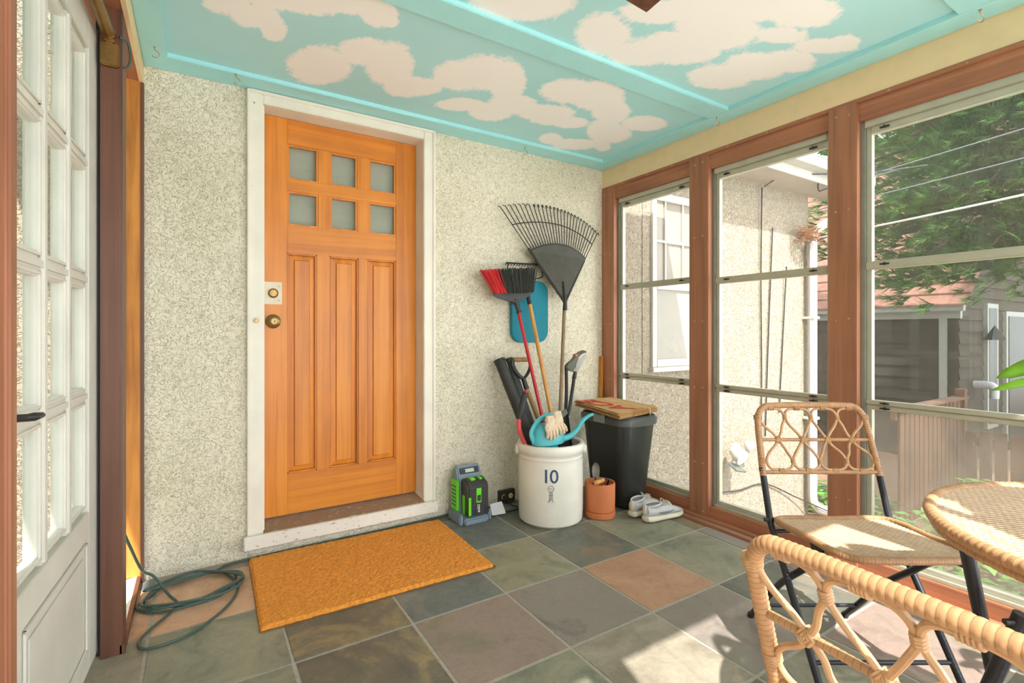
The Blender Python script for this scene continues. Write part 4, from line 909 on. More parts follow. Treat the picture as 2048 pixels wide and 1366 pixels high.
# ---- red and black pruner at the left
hp = thing('hedge_pruner', 'pruner with black grip and coral red handle in the crock', 'pruner', (-.90, -.36, .40))
MB().tube(catmull([(-.885, -.33, .730), (-.91, -.335, .66), (-.935, -.34, .585)], 5), [.017] * 5 + [.019] * 6, 10).build('grip', M['black_soft'], hp)
MB().tube(catmull([(-.935, -.34, .59), (-.935, -.342, .53), (-.912, -.345, .47), (-.885, -.35, .42)], 5), [.013] * 16, 10).build('handle', M['pink'], hp)
MB().tube([(-.885, -.33, .728), (-.878, -.328, .745)], [.012, .009], 10).build('end_cap', M['red'], hp)
# ---- pole lopper
pl_ = thing('pole_lopper', 'grey green pole lopper with hooked blade beside the rake', 'lopper', (-.52, -.30, .05))
for p in ([(-.60, -.32, .38), (-.588, -.30, .46), (-.488, -.20, .66), (-.482, -.19, .86)], [(-.635, -.33, .38), (-.615, -.315, .46), (-.515, -.262, .60), (-.455, -.215, .69), (-.425, -.20, .78)]): MB().tube(catmull(p, 6), .0105, 10).build('pole', M['black_soft'], pl_)
MB().prism([(-.495, .848), (-.491, .862), (-.472, .878), (-.445, .895), (-.405, .938), (-.385, .932), (-.40, .89), (-.42, .845), (-.435, .818), (-.47, .828)], Matrix(((1, 0, 0, 0), (0, 0, -1, -.185), (0, 1, 0, 0), (0, 0, 0, 1))), .026).build('head', M['lop_grey'], pl_, bevel=.004)
MB().prism([(-.415, .925), (-.39, .945), (-.355, .955), (-.325, .948), (-.322, .938), (-.345, .936), (-.37, .925), (-.395, .90), (-.41, .89)], Matrix(((1, 0, 0, 0), (0, 0, -1, -.195), (0, 1, 0, 0), (0, 0, 0, 1))), .006).build('hook_blade', M['rake'], pl_, bevel=.001)
MB().prism([(-.41, .895), (-.375, .905), (-.345, .922), (-.325, .924), (-.335, .908), (-.36, .880), (-.385, .845), (-.405, .815), (-.42, .82)], Matrix(((1, 0, 0, 0), (0, 0, -1, -.205), (0, 1, 0, 0), (0, 0, 0, 1))), .004).build('cutting_blade', M['blade'], pl_, smooth=False)
MB().box(-.425, -.405, -.212, -.185, .915, .932).build('orange_button', M['orange'], pl_, bevel=.003)
MB().tube([(-.425, -.20, .775), (-.415, -.2, .82)], [.014, .011], 10).build('joint', M['black'], pl_)
# ---- dustpan
dpn = thing('dustpan', 'black dustpan standing on edge in the crock', 'dustpan', (-.60, -.33, .40))
def slab(pts, th, name, mat, parent, bev=.002):
    P = [Vector(p) for p in pts]; nrm = (P[1] - P[0]).cross(P[2] - P[0]).normalized() * th; n = len(P)
    return MB()._a(P + [p + nrm for p in P], [tuple(range(n - 1, -1, -1)), tuple(range(n, 2 * n))] + [(k, (k + 1) % n, n + (k + 1) % n, n + k) for k in range(n)]).build(name, mat, parent, bevel=bev)
slab([(-0.675, -0.390, .36), (-0.580, -0.350, .355), (-0.595, -0.320, .600), (-0.700, -0.360, .565)], .005, 'pan', M['black'], dpn)
slab([(-0.703, -0.375, .545), (-0.591, -0.332, .582), (-0.591, -0.318, .612), (-0.703, -0.360, .575)], .012, 'lip', M['lop_grey'], dpn)
slab([(-0.580, -0.350, .355), (-0.575, -0.375, .37), (-0.587, -0.345, .59), (-0.593, -0.322, .60)], .004, 'side_wall', M['black_soft'], dpn)
# ---- watering can
wc = thing('watering_can', 'teal plastic watering can resting in the crock mouth', 'watering can', (-.80, -.43, .40))
def ell(cx, cy, cz, rx, ry, n=20): return [(cx + rx * math.cos(2 * PI * k / n), cy + ry * math.sin(2 * PI * k / n), cz) for k in range(n)]
body = [ell(-.800, -.428, .405, .058, .038), ell(-.80, -.428, .440, .064, .042), ell(-.799, -.428, .451, .102, .058), ell(-.798, -.428, .470, .106, .060), ell(-.797, -.427, .50, .100, .058), ell(-.797, -.423, .54, .086, .054), ell(-.796, -.422, .556, .072, .045), ell(-.796, -.422, .562, .05, .03)]
MB().loft(body).build('body', M['teal'], wc)
MB().tube(catmull([(-.720, -.42, .545), (-.735, -.42, .585), (-.79, -.42, .604), (-.86, -.425, .585), (-.908, -.43, .535), (-.912, -.432, .50), (-.893, -.43, .466)], 7), .0115, 10, sq=(1.3, .75)).build('handle', M['teal'], wc)
sppts = catmull([(-.712, -.43, .464), (-.655, -.435, .474), (-.605, -.44, .505), (-.565, -.445, .555), (-.525, -.45, .580), (-.492, -.455, .590)], 6)
MB().tube(sppts, [.019 - .0105 * i / (len(sppts) - 1) for i in range(len(sppts))], 12).build('spout', M['teal'], wc)
# ---- gloves
def glove(name, lab, base, ang, mat):
    g = thing(name, lab, 'glove', base, 0); bx, by, bz = base
    F = MB()
    F.loft([[(bx + dx * s_ + o, by + dy, bz + z) for dx, dy in ((-.034, 0), (-.026, -.012), (0, -.017), (.026, -.012), (.034, 0), (0, .006))] for z, s_, o in ((.045, .75, -.012), (.02, .85, -.006), (-.01, 1.0, 0), (-.035, 1.0, .002))])
    F.build('palm', mat, g)
    for k, (dx, L, tilt) in enumerate(((-.026, .040, -.10), (-.009, .052, -.02), (.009, .050, .05), (.026, .038, .14))):
        p = Vector((bx + dx, by - .006, bz - .03)); q = p + Vector((tilt * L + ang * L, -.006, -L * .55)); e = q + Vector((tilt * L * .6 + ang * L * .5, .002, -L * .45))
        MB().tube([p, q, e, e + Vector((0, .001, -.006))], [.0095, .0095, .0085, .004], 8).build('finger', mat, g)
    p = Vector((bx - .03, by - .006, bz + .005)); MB().tube([p, p + Vector((-.012, -.008, -.02)), p + Vector((-.010, -.006, -.04))], [.0095, .009, .006], 8).build('thumb', mat, g)
    return g
glove('work_glove', 'tan work glove hanging over the watering can front', (-.822, -.485, .572), .02, M['glove'])
glove('work_glove', 'pale glove with pink cuff draped beside the tan glove', (-.765, -.478, .592), .25, M['glove'])
# ---- teal kneeling pad on the wall
kp = thing('kneeling_pad', 'teal foam kneeling pad hung on the stucco wall', 'kneeling pad', (-.645, -.02, 1.0))
MB().prism(rbox(-.787, -.503, 1.004, 1.402, .075, 7), Matrix(((1, 0, 0, 0), (0, 0, 1, -.030), (0, 1, 0, 0), (0, 0, 0, 1))), .024).build('foam', M['pad'], kp, bevel=.004)
MB().prism(rbox(-.675, -.615, 1.335, 1.356, .0095, 4), Matrix(((1, 0, 0, 0), (0, 0, 1, -.0312), (0, 1, 0, 0), (0, 0, 0, 1))), .0009).build('hand_slot', M['black'], kp, smooth=False)
MB().tube([(-.662, .0, 1.352), (-.662, -.045, 1.356)], [.003, .004], 8).build('nail', M['blade'], kp)
# ---- wooden stake
MB().hexa([(-.060, -.028, .0), (-.034, -.028, .0), (-.034, -.012, .0), (-.060, -.012, .0), (-.036, -.020, .90), (-.010, -.020, .90), (-.010, -.004, .90), (-.036, -.004, .90)]).build('wooden_stake', M['raw_wood'], label='thin wooden stake leaning in the porch corner', cat='stake', at=(-.047, -.02, 0))
# ---- trash can
tc_ = thing('trash_can', 'tall charcoal plastic trash can in the corner', 'trash can', (-.19, -.35, 0))
def rr(x0, x1, y0, y1, r, z): return [(a, b_, z) for a, b_ in rbox(x0, x1, y0, y1, r, 6)]
MB().loft([rr(-.285, -.098, -.50, -.20, .05, .002), rr(-.297, -.09, -.51, -.19, .055, .02), rr(-.330, -.045, -.548, -.148, .06, .50), rr(-.331, -.044, -.549, -.147, .06, .512)]).build('body', M['can_black'], tc_)
for yy in (-.47, -.23): MB().hexa([(-.299, yy - .002, .03), (-.290, yy - .002, .03), (-.290, yy + .002, .03), (-.299, yy + .002, .03), (-.3325, yy - .002, .50), (-.32, yy - .002, .50), (-.32, yy + .002, .50), (-.3325, yy + .002, .50)]).build('seam_rib', M['can_black'], tc_)
MB().loft([rr(-.340, -.036, -.558, -.138, .065, .505), rr(-.346, -.030, -.564, -.132, .068, .512), rr(-.348, -.028, -.566, -.130, .068, .545), rr(-.340, -.036, -.558, -.138, .066, .556)]).build('rim', M['can_grey'], tc_)
MB().loft([rr(-.336, -.040, -.554, -.142, .064, .556), rr(-.336, -.040, -.554, -.142, .064, .563), rr(-.310, -.066, -.528, -.168, .05, .569)]).build('lid', M['can_black'], tc_)
MB().box(-.356, -.346, -.40, -.30, .512, .565).build('latch', M['latch'], tc_, bevel=.004)
# ---- paper bags
Pc = [Vector((-.415, -.590, .5715)), Vector((-.020, -.525, .5745)), Vector((-.035, -.125, .590)), Vector((-.345, -.105, .586))]
gb = 'stack of flattened kraft paper bags'
cen = (Pc[0] + Pc[1] + Pc[2] + Pc[3]) / 4; ux = ((Pc[1] - Pc[0]) + (Pc[2] - Pc[3])).normalized(); uy = ((Pc[3] - Pc[0]) + (Pc[2] - Pc[1])); uy = (uy - ux * uy.dot(ux)).normalized(); un = ux.cross(uy)
names = ['lowest', 'second lowest', 'middle', 'second highest']
for k in range(5):
    o_ = un * (.0066 * k); sh_ = ux * random.uniform(-.008, .008) + uy * random.uniform(-.010, .010)
    P = [p + o_ + sh_ for p in Pc]
    bgk = thing('paper_bag', ('topmost flattened kraft paper bag with red print, tied with string' if k == 4 else names[k] + ' kraft paper bag in the stack on the trash can'), 'paper bag', tuple((P[0] + P[1] + P[2] + P[3]) / 4), group=gb)
    MB().hexa(P + [p + un * .0014 for p in P]).build('back_sheet', M['paper'], bgk, smooth=False)
    P2 = [p + un * .0032 for p in P]; P2 = [p.lerp(cen + o_ + un * .0032, .012) for p in P2]
    MB().hexa(P2 + [p + un * .0016 for p in P2]).build('front_sheet', M['paper'], bgk, smooth=False)
    mid = [P[0].lerp(P[1], .35), P[0].lerp(P[1], .66)]
    MB().hexa([mid[0] - uy * .002 + un * .001, mid[1] - uy * .002 + un * .001, mid[1] + uy * .03 + un * .001, mid[0] + uy * .03 + un * .001, mid[0] - uy * .002 + un * .0050, mid[1] - uy * .002 + un * .0050, mid[1] + uy * .03 + un * .0050, mid[0] + uy * .03 + un * .0050]).build('bottom_flap', M['paper_edge'], bgk, smooth=False)
    if k == 4:
        top = cen + o_ + sh_ + un * .0075
        t = text_mesh('ACE', .175, .004, .25, .0002)
        Mx = Matrix(((uy.x, -ux.x, un.x, 0), (uy.y, -ux.y, un.y, 0), (uy.z, -ux.z, un.z, 0), (0, 0, 0, 1)))
        t.xf(Matrix.Translation(top - ux * .075) @ Mx @ Matrix.Scale(1.15, 4, Vector((1, 0, 0)))).build('lettering', M['print_red'], bgk, smooth=False)
        s0 = top + ux * .055 + un * .001
        MB().tube([s0 - uy * .235 - un * .04, s0 - uy * .232, s0, s0 + uy * .225, s0 + uy * .228 - un * .04], .0022, 6).build('string', M['string'], bgk)
# ---- terracotta pot with hand tools
PX, PY = -.4625, -.482
tp = thing('terracotta_pot', 'terracotta cylinder pot with saucer on the floor', 'pot', (PX, PY, 0))
MB().lathe([(0, .034), (.080, .034), (.086, .04), (.0875, .19), (.086, .198), (.081, .198), (.079, .19), (.078, .05), (0, .045)], (PX, PY, 0), 40).build('body', M['terracotta'], tp)
MB().lathe([(0, .001), (.084, .001), (.089, .006), (.0895, .032), (.087, .0345), (0, .0345)], (PX, PY, 0), 40).build('saucer', M['terracotta'], tp)
MB().lathe([(0, .13), (.077, .13), (.0, .135)], (PX, PY, 0), 24).build('filling', M['black_soft'], tp)
tw = thing('hand_trowel', 'hand trowel with grey rounded blade sticking up from the pot', 'trowel', (PX - .02, PY, .14))
TM_ = Matrix.Translation((PX - .015, PY + .02, .21)) @ Matrix.Rotation(YAW * -1, 4, 'Z')
bl = MB(); st = [(-.0, .012), (.02, .020), (.05, .023), (.075, .020), (.092, .011), (.098, .002)]
bl.loft([[(w_, -.004 - .006 * (1 - (w_ / .025) ** 2), z), (w_ * .5, .0025, z), (0, .005, z), (-w_ * .5, .0025, z), (-w_, -.004, z), (0, .0015, z)] for z, w_ in st]).xf(TM_).build('blade', M['blade'], tw)
MB().tube([TM_ @ Vector((0, 0, .01)), TM_ @ Vector((0, .01, -.06))], .005, 8).build('tang', M['blade'], tw)
hf = thing('hand_fork', 'wooden handled hand fork lying across the terracotta pot', 'hand tool', (PX - .04, PY - .03, .20))
MB().tube(catmull([(PX - .085, PY - .055, .216), (PX - .06, PY - .05, .217), (PX - .02, PY - .04, .217), (PX + .0, PY - .03, .215)], 5), [.010, .0125, .0135, .0135, .013, .0125, .012, .0125, .0135, .0135, .013, .012, .011, .010, .009, .008], 12).build('handle', M['ash'], hf)
MB().tube([(PX - .0, PY - .03, .215), (PX + .03, PY - .01, .20)], .004, 8).build('shank', M['blade'], hf)
pn = thing('hand_pruner', 'red handled hand pruner in the terracotta pot', 'pruner', (PX + .0, PY - .03, .15))
for dx, tl in ((-.012, -.25), (.012, .25)): MB().tube(catmull([(PX + .02 + dx, PY - .055, .145), (PX + .015 + dx * 1.6, PY - .055, .18), (PX - .0 + dx * 2.6, PY - .05, .190)], 5), .0075, 8).build('handle', M['red'], pn)
MB().tube(catmull([(PX - .045, PY + .01, .16), (PX - .055, PY + .005, .19), (PX - .05, PY - .01, .20)], 5), .005, 8).build('strap', M['red'], pn)
MB().tube(catmull([(PX + .055, PY - .0, .17), (PX + .05, PY - .02, .205), (PX + .02, PY - .02, .212), (PX + .03, PY + .02, .19)], 5), .006, 8).build('grip_wire', M['black_soft'], pn)
# ---- sneakers
def sneaker(name, lab, loc, rz):
    s = thing(name, lab, 'sneaker', loc, rz, group='pair of grey sneakers')   # x forward, length .285
    def ringy(x, w, z0, z1, n=16, sq=2.4): 
        out = []
        for k in range(n):
            a = 2 * PI * k / n; c_, s_ = math.cos(a), math.sin(a)
            out.append((x, w * abs(c_) ** (2 / sq) * (1 if c_ >= 0 else -1), (z0 + z1) / 2 + (z1 - z0) / 2 * abs(s_) ** (2 / sq) * (1 if s_ >= 0 else -1)))
        return out
    sole = [(-.140, .012, .016, .036), (-.132, .030, .006, .042), (-.10, .038, .001, .042), (-.03, .036, .001, .036), (.04, .042, .001, .034), (.09, .046, .002, .034), (.125, .038, .008, .036), (.145, .016, .018, .040)]
    MB().loft([ringy(x, w, a, b_) for x, w, a, b_ in sole]).build('sole', M['sole'], s, world=False)
    upper = [(-.137, .012, .03, .078), (-.128, .027, .03, .098), (-.105, .034, .03, .092), (-.06, .035, .03, .080), (-.02, .036, .03, .086), (.02, .038, .03, .086), (.06, .041, .03, .072), (.10, .040, .03, .058), (.128, .030, .03, .048), (.142, .012, .032, .042)]
    MB().loft([ringy(x, w, a, b_, sq=2.1) for x, w, a, b_ in upper]).build('upper', M['shoe'], s, world=False)
    MB().tube([(-.074 + .052 * math.cos(2 * PI * k / 24), .029 * math.sin(2 * PI * k / 24), .092 + .010 * abs(math.cos(PI * k / 24)) - .004) for k in range(24)], .0065, 8, closed=True).build('collar', M['shoe'], s, world=False)
    MB().loft([[(-.074 + .048 * q * math.cos(2 * PI * k / 20), .026 * q * math.sin(2 * PI * k / 20), z) for k in range(20)] for q, z in ((.3, .0965), (1, .0960), (1, .090))]).build('opening', M['shoe_dark'], s, world=False)
    MB().prism([(-.012, -.02), (.055, -.014), (.060, .0), (.055, .014), (-.012, .02)], Matrix(((1, 0, .0, -.012), (0, 1, 0, 0), (-.28, 0, 1, .086), (0, 0, 0, 1))), .006).build('tongue', M['shoe'], s, world=False, bevel=.002)
    for k in range(5):
        x = -.012 + k * .015; z = .0975 - .28 * (x + .012) * .9
        MB().tube(catmull([(x, -.024, z - .010), (x + .004, -.008, z + .002), (x + .008, .010, z + .002), (x + .010, .024, z - .010)], 4), .0022, 6).build('lace', M['lace'], s, world=False)
    for s_ in (-1, 1): MB().tube(catmull([(-.01, .004 * s_, .10), (.0, .018 * s_, .112), (.02, .03 * s_, .104), (.03, .02 * s_, .095), (.035, .034 * s_, .078)], 5), .0018, 6).build('lace', M['lace'], s, world=False)
    sw = [(-.075, .058), (-.055, .050), (-.03, .045), (-.005, .043), (.02, .048), (.05, .062), (.02, .054), (-.005, .056), (-.03, .056), (-.05, .058)]
    for sd_ in (-1, 1):
        MB()._a([(x, sd_ * (.0385 + (.003 if x > .0 else 0)), z) for x, z in sw] + [(x, sd_ * (.0402 + (.0035 if x > .0 else 0)), z) for x, z in sw], [tuple(range(10)), tuple(range(19, 9, -1))] + [(k, (k + 1) % 10, 10 + (k + 1) % 10, 10 + k) for k in range(10)]).build('swoosh', M['swoosh'], s, world=False, smooth=False)
    MB().box(-.142, -.130, -.010, .010, .05, .10).build('heel_tab', M['sole'], s, world=False, bevel=.003)
    return s
sneaker('sneaker', 'light grey sneaker nearest the camera, by the window rail', (-.195, -.715, 0), R(-4))
sneaker('sneaker', 'light grey sneaker behind the other, against the trash can', (-.205, -.582, 0), R(14))

# ---- rattan bistro chairs
def wrap_tube(pts, r, gap=.0085, closed=False, seg=10, amp=.06, sq=(1, 1), up0=None):
    P = resample(list(pts) + ([pts[0]] if closed else []), gap / 5)
    if closed: P = P[:-1]
    return MB().tube(P, [r * (1 - amp + amp * abs(math.sin(PI * (i / 5)))) for i in range(len(P))], seg, closed=closed, sq=sq, up0=up0)
def weave(inside, zf, x0, x1, y0, y1, py=.0078, w=.0030, px=.0175, tw=.0046):
    b = MB(); ny = int((y1 - y0) / py); st = px / 4
    def ribbon(run):
        vs = []
        for x, y, z in run: vs += [(x, y - w, z - .0010), (x, y - w * .5, z + .0006), (x, y + w * .5, z + .0006), (x, y + w, z - .0010)]
        b._a(vs, [(4 * k + q, 4 * k + 4 + q, 4 * k + 5 + q, 4 * k + 1 + q) for k in range(len(run) - 1) for q in range(3)])
    for j in range(ny):
        y = y0 + (j + .5) * py; run = []
        for i in range(int((x1 - x0) / st) + 2):
            x = x0 + i * st
            if inside(x, y): run.append((x, y, zf(x, y) + .0007 * math.cos(2 * PI * (i / 4 + .25 + .5 * (j % 2)))))
            else:
                if len(run) > 1: ribbon(run)
                run = []
        if len(run) > 1: ribbon(run)
        yg = y + py / 2
        for i in range(int((x1 - x0) / px) + 2):
            x = x0 + (i + .5 * (j % 2)) * px
            if inside(x, yg) and inside(x + tw, yg) and inside(x - tw, yg):
                z = zf(x, yg) - .0006
                b._a([(x - tw, yg - py * .35, z), (x + tw, yg - py * .35, z), (x + tw, yg + py * .35, z), (x - tw, yg + py * .35, z)], [(0, 1, 2, 3)])
    return b
def make_chair(label):
    c = thing('bistro_chair', label, 'chair', group='rattan bistro chairs')
    K = dict(world=False)
    yb = lambda z: .19 + (z - .437) * .325
    V3 = lambda x, z: (x, yb(z), z)
    path = catmull([V3(-.2025, .572), V3(-.1985, .66), V3(-.1945, .735), V3(-.187, .775), V3(-.165, .800), V3(-.13, .806), V3(0, .808), V3(.13, .806), V3(.165, .800), V3(.187, .775), V3(.1945, .735), V3(.1985, .66), V3(.2025, .572)], 6)
    wrap_tube(path, .0115).build('back_frame', M['rattan'], c, **K)
    wrap_tube([V3(-.20, .584), V3(.20, .584)], .0072).build('bottom_bar', M['rattan'], c, **K)
    wrap_tube([V3(-.197, .690), V3(.197, .690)], .0062).build('middle_bar', M['rattan'], c, **K)
    hw = .188; pitch = 2 * hw / 4
    def knot(p, r, L, axis, name='binding'):
        p = Vector(p); a = Vector(axis) * L / 2
        return wrap_tube([p - a, p + a], r, gap=.0042, seg=8, amp=.16).build(name, M['rattan_plain'], c, **K)
    for row in (0, 1):
        z0, z1 = (.690, .797) if row == 0 else (.690, .590); h = z1 - z0
        for i in range(4):
            xc = -hw + pitch * (i + .5) * 1.0; xm = xc * .93; sk = .004 if row else 0
            pts = [(xm, 0), (xm - .15 * pitch, .20), (xc + sk - .35 * pitch, .44), (xc + sk - .475 * pitch, .66), (xc + sk - .44 * pitch, .86), (xc + sk - .24 * pitch, .975), (xc + sk + .24 * pitch, .975), (xc + sk + .44 * pitch, .86), (xc + sk + .475 * pitch, .66), (xc + sk + .35 * pitch, .44), (xm + .15 * pitch, .20), (xm, 0)]
            MB().tube(catmull([V3(x, z0 + h * f) for x, f in pts], 5), .0047, 8).build('loop', M['rattan_plain'], c, **K)
            knot(V3(xc + sk, z0 + h * 1.02), .0115 if row == 0 else .010, .020, (1, 0, 0))
            if row == 0: knot(V3(xm, .690), .0105, .020, (.8, 0, .6)); knot(V3(xm, .690), .0105, .020, (.8, 0, -.6))
            if i < 3: knot(V3(-hw + pitch * (i + 1) + sk, z0 + h * .70), .0085, .017, (0, .3, .95))
        for s_ in (-1, 1): knot(V3(s_ * (.1935 if row == 0 else .199), z0 + h * .70), .0135, .018, (0, .3, .95))
    for s_ in (-1, 1):
        MB().tube([(s_ * .2025, yb(.60), .60), (s_ * .2025, yb(.46), .46), (s_ * .2035, .185, .43), (s_ * .2035, -.128, .010)], .0105, 12).build('leg', M['steel'], c, **K)
        MB().tube(catmull([(s_ * .168, -.150, .432), (s_ * .170, -.10, .428), (s_ * .172, -.03, .398), (s_ * .174, .06, .325), (s_ * .175, .177, .225), (s_ * .176, .30, .09), (s_ * .177, .375, .010)], 5), .0105, 12).build('leg', M['steel'], c, **K)
        for y, z, x in ((-.130, .006, .2035), (.379, .006, .177)): MB().tube([(s_ * x, y - .006 * (1 if y > 0 else -1), z + .008), (s_ * x, y, .001)], .0125, 10).build('foot_cap', M['black'], c, **K)
        MB().prism([(-.03, .0), (.03, .0), (.012, -.034), (-.012, -.034)], Matrix(((0, 0, 1, s_ * .183 - .004), (1, 0, 0, -.04), (0, 1, 0, .446), (0, 0, 0, 1))), .008).build('bracket', M['steel'], c, **K)
        MB().tube([(s_ * .222, .188, .437), (s_ * .18, .188, .437)], .007, 10).build('bolt', M['black'], c, **K)
        MB().tube([(s_ * .19, -.04, .420), (s_ * .165, -.04, .420)], .005, 10).build('bolt', M['black'], c, **K)
    for a, b_ in (((-.2, -.052, .112), (.2, -.052, .112)), ((-.175, .31, .08), (.175, .31, .08)), ((-.2, .165, .408), (.2, .165, .408))): MB().tube([a, b_], .0065, 10).build('crossbar', M['steel'], c, **K)
    zf = lambda x, y: .440 + (.185 - y) / .365 * .028
    rim = [(-.182, .18), (-.184, .0), (-.184, -.10), (-.170, -.155), (-.13, -.180), (0, -.186), (.13, -.180), (.170, -.155), (.184, -.10), (.184, 0), (.182, .18), (.0, .184)]
    rp_ = catmull([(x, y, zf(x, y)) for x, y in rim], 8, True)
    wrap_tube(rp_, .0105, closed=True, sq=(1, 1)).build('seat_rim', M['rattan'], c, **K)
    def ins(x, y):
        if abs(x) > .183 or y > .184 or y < -.184: return False
        if y < -.09: return (abs(x) / .184) ** 3.2 + ((-y - .09) / .096) ** 2.2 < 1
        return True
    weave(ins, zf, -.184, .184, -.19, .186).build('woven_seat', M['weave'], c, world=False, smooth=False, kind='stuff')
    return c
ch1 = make_chair('rattan folding bistro chair facing the camera by the window post')
p1 = CAM + FW * 1.5 + RT * 1.078
ch1.location = (p1.x, p1.y, 0); ch1.rotation_euler = (0, 0, -YAW)
dup(ch1, (-1.5466, -2.501, 0), R(83.2), 'rattan bistro chair nearest the camera, back turned', 'rattan bistro chairs')
# ---- round rattan table
def CW(xc, d, z): p = CAM + FW * d + RT * xc; return Vector((p.x, p.y, z))
TC = CW(1.15, .81, 0); TR_ = .37
tb = thing('bistro_table', 'round woven rattan bistro table with black folding legs', 'table', tuple(TC))
K = dict(world=False)
weave(lambda x, y: x * x + y * y < (TR_ - .012) ** 2, lambda x, y: .715, -TR_, TR_, -TR_, TR_).xf(Matrix.Rotation(-.35, 4, 'Z')).build('woven_top', M['weave'], tb, world=False, smooth=False, kind='stuff')
for k in range(4): Q = Matrix.Rotation(k * PI / 4 + .3, 4, 'Z'); MB().tube([Q @ Vector((-TR_ + .02, 0, .701)), Q @ Vector((TR_ - .02, 0, .701))], .007, 8).build('support_bar', M['steel'], tb, **K)
wrap_tube([((TR_ - .010) * math.cos(2 * PI * k / 120), (TR_ - .010) * math.sin(2 * PI * k / 120), .710) for k in range(120)], .0125, gap=.014, closed=True, seg=10, amp=.12).build('rim', M['rattan'], tb, **K)
wrap_tube([((TR_ - .016) * math.cos(2 * PI * k / 120), (TR_ - .016) * math.sin(2 * PI * k / 120), .693) for k in range(120)], .0105, gap=.018, closed=True, seg=8, amp=.12).build('rim', M['rattan'], tb, **K)
l0, l1 = CW(.9, 1.0, .70) - TC, CW(1.145, 1.12, .008) - TC
for k in range(4):
    Q = Matrix.Rotation(k * PI / 2, 4, 'Z'); MB().tube([Q @ l0, Q @ l1], .0125, 12).build('leg', M['steel'], tb, **K)
    MB().tube([Q @ l1.lerp(l0, .012), Q @ (l1 + Vector((0, 0, -.006)))], .015, 10).build('foot_cap', M['black'], tb, **K)
a_, b_ = CW(.974, .95, .535) - TC, CW(.874, 1.057, .012) - TC
MB().tube([a_, b_], .014, 12).build('folding_brace', M['steel'], tb, **K)
for f in (.03, .10): p = a_.lerp(b_, f); MB().tube([p - Vector(RT) * .028, p + Vector(RT) * .02], .006, 8).build('bolt', M['black'], tb, **K)
# ---- plants
def leaf_mesh(base, mid, tip, w, name, parent, mat, roll=0.0):
    B_, Mi, T_ = Vector(base), Vector(mid), Vector(tip); P = catmull([B_, Mi, T_], 6); n = len(P); vs = []; fs = []
    for i, p in enumerate(P):
        t = (P[min(i + 1, n - 1)] - P[max(i - 1, 0)]).normalized(); s_ = t.cross(Vector((0, 0, 1))).normalized(); s_ = Matrix.Rotation(roll, 3, t) @ s_; f = i / (n - 1)
        ww = w * (math.sin(PI * min(f * .9 + .06, 1)) ** .8) * (1 if f < .98 else .1); u = s_.cross(t)
        vs += [p - s_ * ww + u * ww * .25, p, p + s_ * ww + u * ww * .25]
    for i in range(n - 1): fs += [(3 * i, 3 * i + 1, 3 * i + 4, 3 * i + 3), (3 * i + 1, 3 * i + 2, 3 * i + 5, 3 * i + 4)]
    o = MB()._a(vs, fs).build(name, mat, parent)
    m = o.modifiers.new('thick', 'SOLIDIFY'); m.thickness = .0012; return o
pl1 = thing('potted_plant', 'leafy green plant in a white planter near the dusty window', 'plant', (-.36, -2.78, 0))
MB().lathe([(0, .001), (.10, .001), (.13, .28), (.14, .30), (.125, .30), (.115, .26), (0, .25)], (-.36, -2.78, 0), 32).build('planter', M['pot_glaze'], pl1)
rl = random.Random(11)
leaf_mesh((-.37, -2.70, .62), (-.40, -2.42, .985), (-.416, -2.180, .935), .048, 'leaf', pl1, M['leaf'], .75)
leaf_mesh((-.37, -2.70, .60), (-.37, -2.40, .925), (-.40, -2.165, .895), .034, 'leaf', pl1, M['leaf'], .6)
leaf_mesh((-.36, -2.72, .55), (-.30, -2.45, .86), (-.28, -2.25, .80), .034, 'leaf', pl1, M['leaf'], .6)
for k in range(12):
    a = rl.uniform(0, 2 * PI); L = rl.uniform(.16, .24)
    leaf_mesh((-.36, -2.78, .28), (-.36 + L * .5 * math.cos(a), -2.78 + L * .4 * math.sin(a), .55 + rl.uniform(0, .25)), (-.36 + L * math.cos(a), -2.78 + L * .9 * math.sin(a), .62 + rl.uniform(0, .2)), .028, 'leaf', pl1, M['leaf'])
for p in ((-.37, -2.70, .62), (-.36, -2.72, .55)): MB().tube([(-.36, -2.78, .25), p], .004, 6).build('stem', M['ground_leaf'], pl1)
hpz = thing('shade_plant', 'unseen hanging basket plant added to shade the table', 'plant', (-1.22, -2.93, 1.25))  # out of view, added so its leaves shade part of the table
MB().lathe([(0, 1.22), (.09, 1.24), (.12, 1.36), (.11, 1.36), (0, 1.33)], (-1.22, -2.93, 0), 24).build('basket', M['terracotta'], hpz)
for k in range(3): a = 2 * PI * k / 3; MB().tube([(-1.22 + .11 * math.cos(a), -2.93 + .11 * math.sin(a), 1.36), (-1.22, -2.93, 2.0), (-1.22, -2.93, 2.224)], .0015, 5).build('hanger', M['black'], hpz)
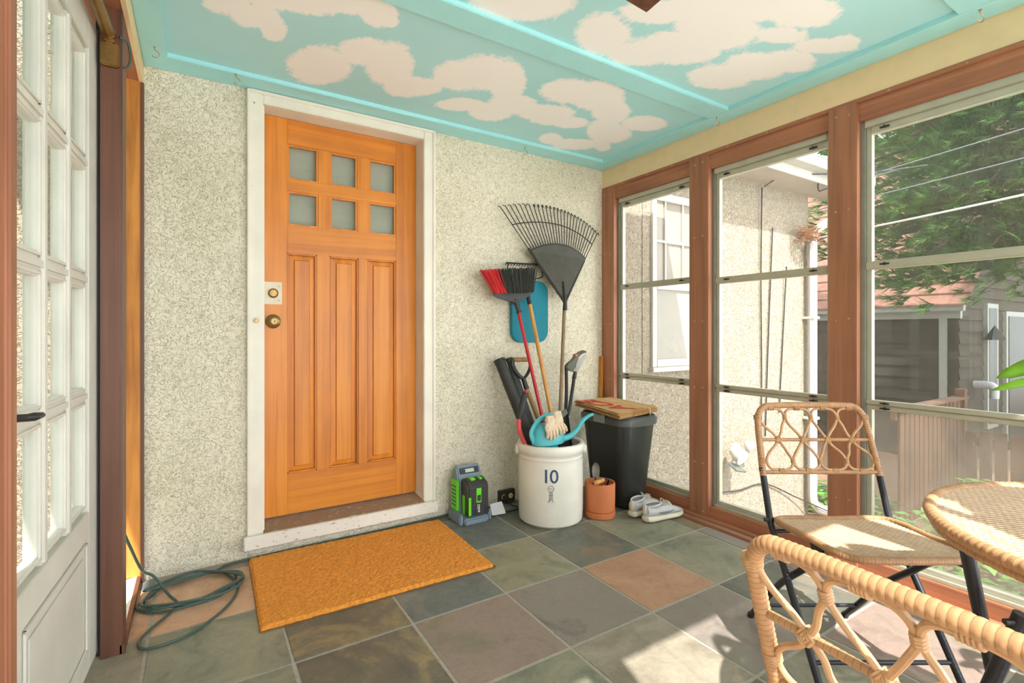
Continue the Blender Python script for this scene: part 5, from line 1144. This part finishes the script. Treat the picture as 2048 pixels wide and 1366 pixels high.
for k in range(18):
    a = rl.uniform(0, 2 * PI); L = rl.uniform(.14, .27); sy = .45 if math.sin(a) < 0 else 1
    leaf_mesh((-1.22, -2.93, 1.35), (-1.22 + L * .6 * math.cos(a), -2.93 + L * .6 * sy * math.sin(a), 1.46 + rl.uniform(-.05, .05)), (-1.22 + L * math.cos(a), -2.93 + L * sy * math.sin(a) * .6, 1.30 + rl.uniform(-.12, .08)), .035, 'leaf', hpz, M['leaf'])
# ---- ceiling fan (only a blade tip shows)
cf = thing('ceiling_fan', 'dark brown ceiling fan with one blade tip in view', 'ceiling fan', (-1.42, -2.10, 2.0))
MB().lathe([(0, 1.99), (.06, 1.99), (.085, 2.03), (.085, 2.10), (.05, 2.13), (.05, 2.20), (.06, 2.2445), (0, 2.2445)], (-1.42, -2.10, 0), 28).build('motor', M['dark_brown'], cf)
a0 = math.atan2(.495, .065)
for k in range(4):
    Q = Matrix.Translation((-1.42, -2.10, 2.055)) @ Matrix.Rotation(a0 + k * PI / 2, 4, 'Z') @ Matrix.Rotation(.2, 4, 'X')
    MB().box(.12, .50, -.055, .055, -.004, .004).xf(Q).build('blade', M['dark_brown'], cf, bevel=.003); MB().box(.05, .16, -.015, .015, -.006, .002).xf(Q).build('blade_arm', M['brass'], cf)
# ---- cup hooks on the ceiling battens
hl = ['cup hook at the left end of the ceiling', 'cup hook above the left side of the wooden door', 'cup hook above the leaf rake', 'cup hook at the right end of the middle batten', 'cup hook at the top right ceiling batten']
for (x, y), l in zip(((-2.600, -.20), (-2.308, -.128), (-.722, -.081), (-.10, -1.0), (-.09, -2.06)), hl):
    hk = thing('cup_hook', l, 'hook', (x, y, 2.224), group='ceiling cup hooks')
    MB().tube(catmull([(x, y, 2.226), (x, y, 2.212), (x + .010, y - .004, 2.205), (x + .016, y - .006, 2.195), (x + .010, y - .004, 2.184), (x, y, 2.181), (x - .008, y + .003, 2.188)], 4), .0016, 6).build('hook', M['screw'], hk)
    MB().lathe([(0, 2.2265), (.006, 2.2265), (.005, 2.222), (0, 2.222)], (x, y, 0), 10).build('flange', M['screw'], hk)
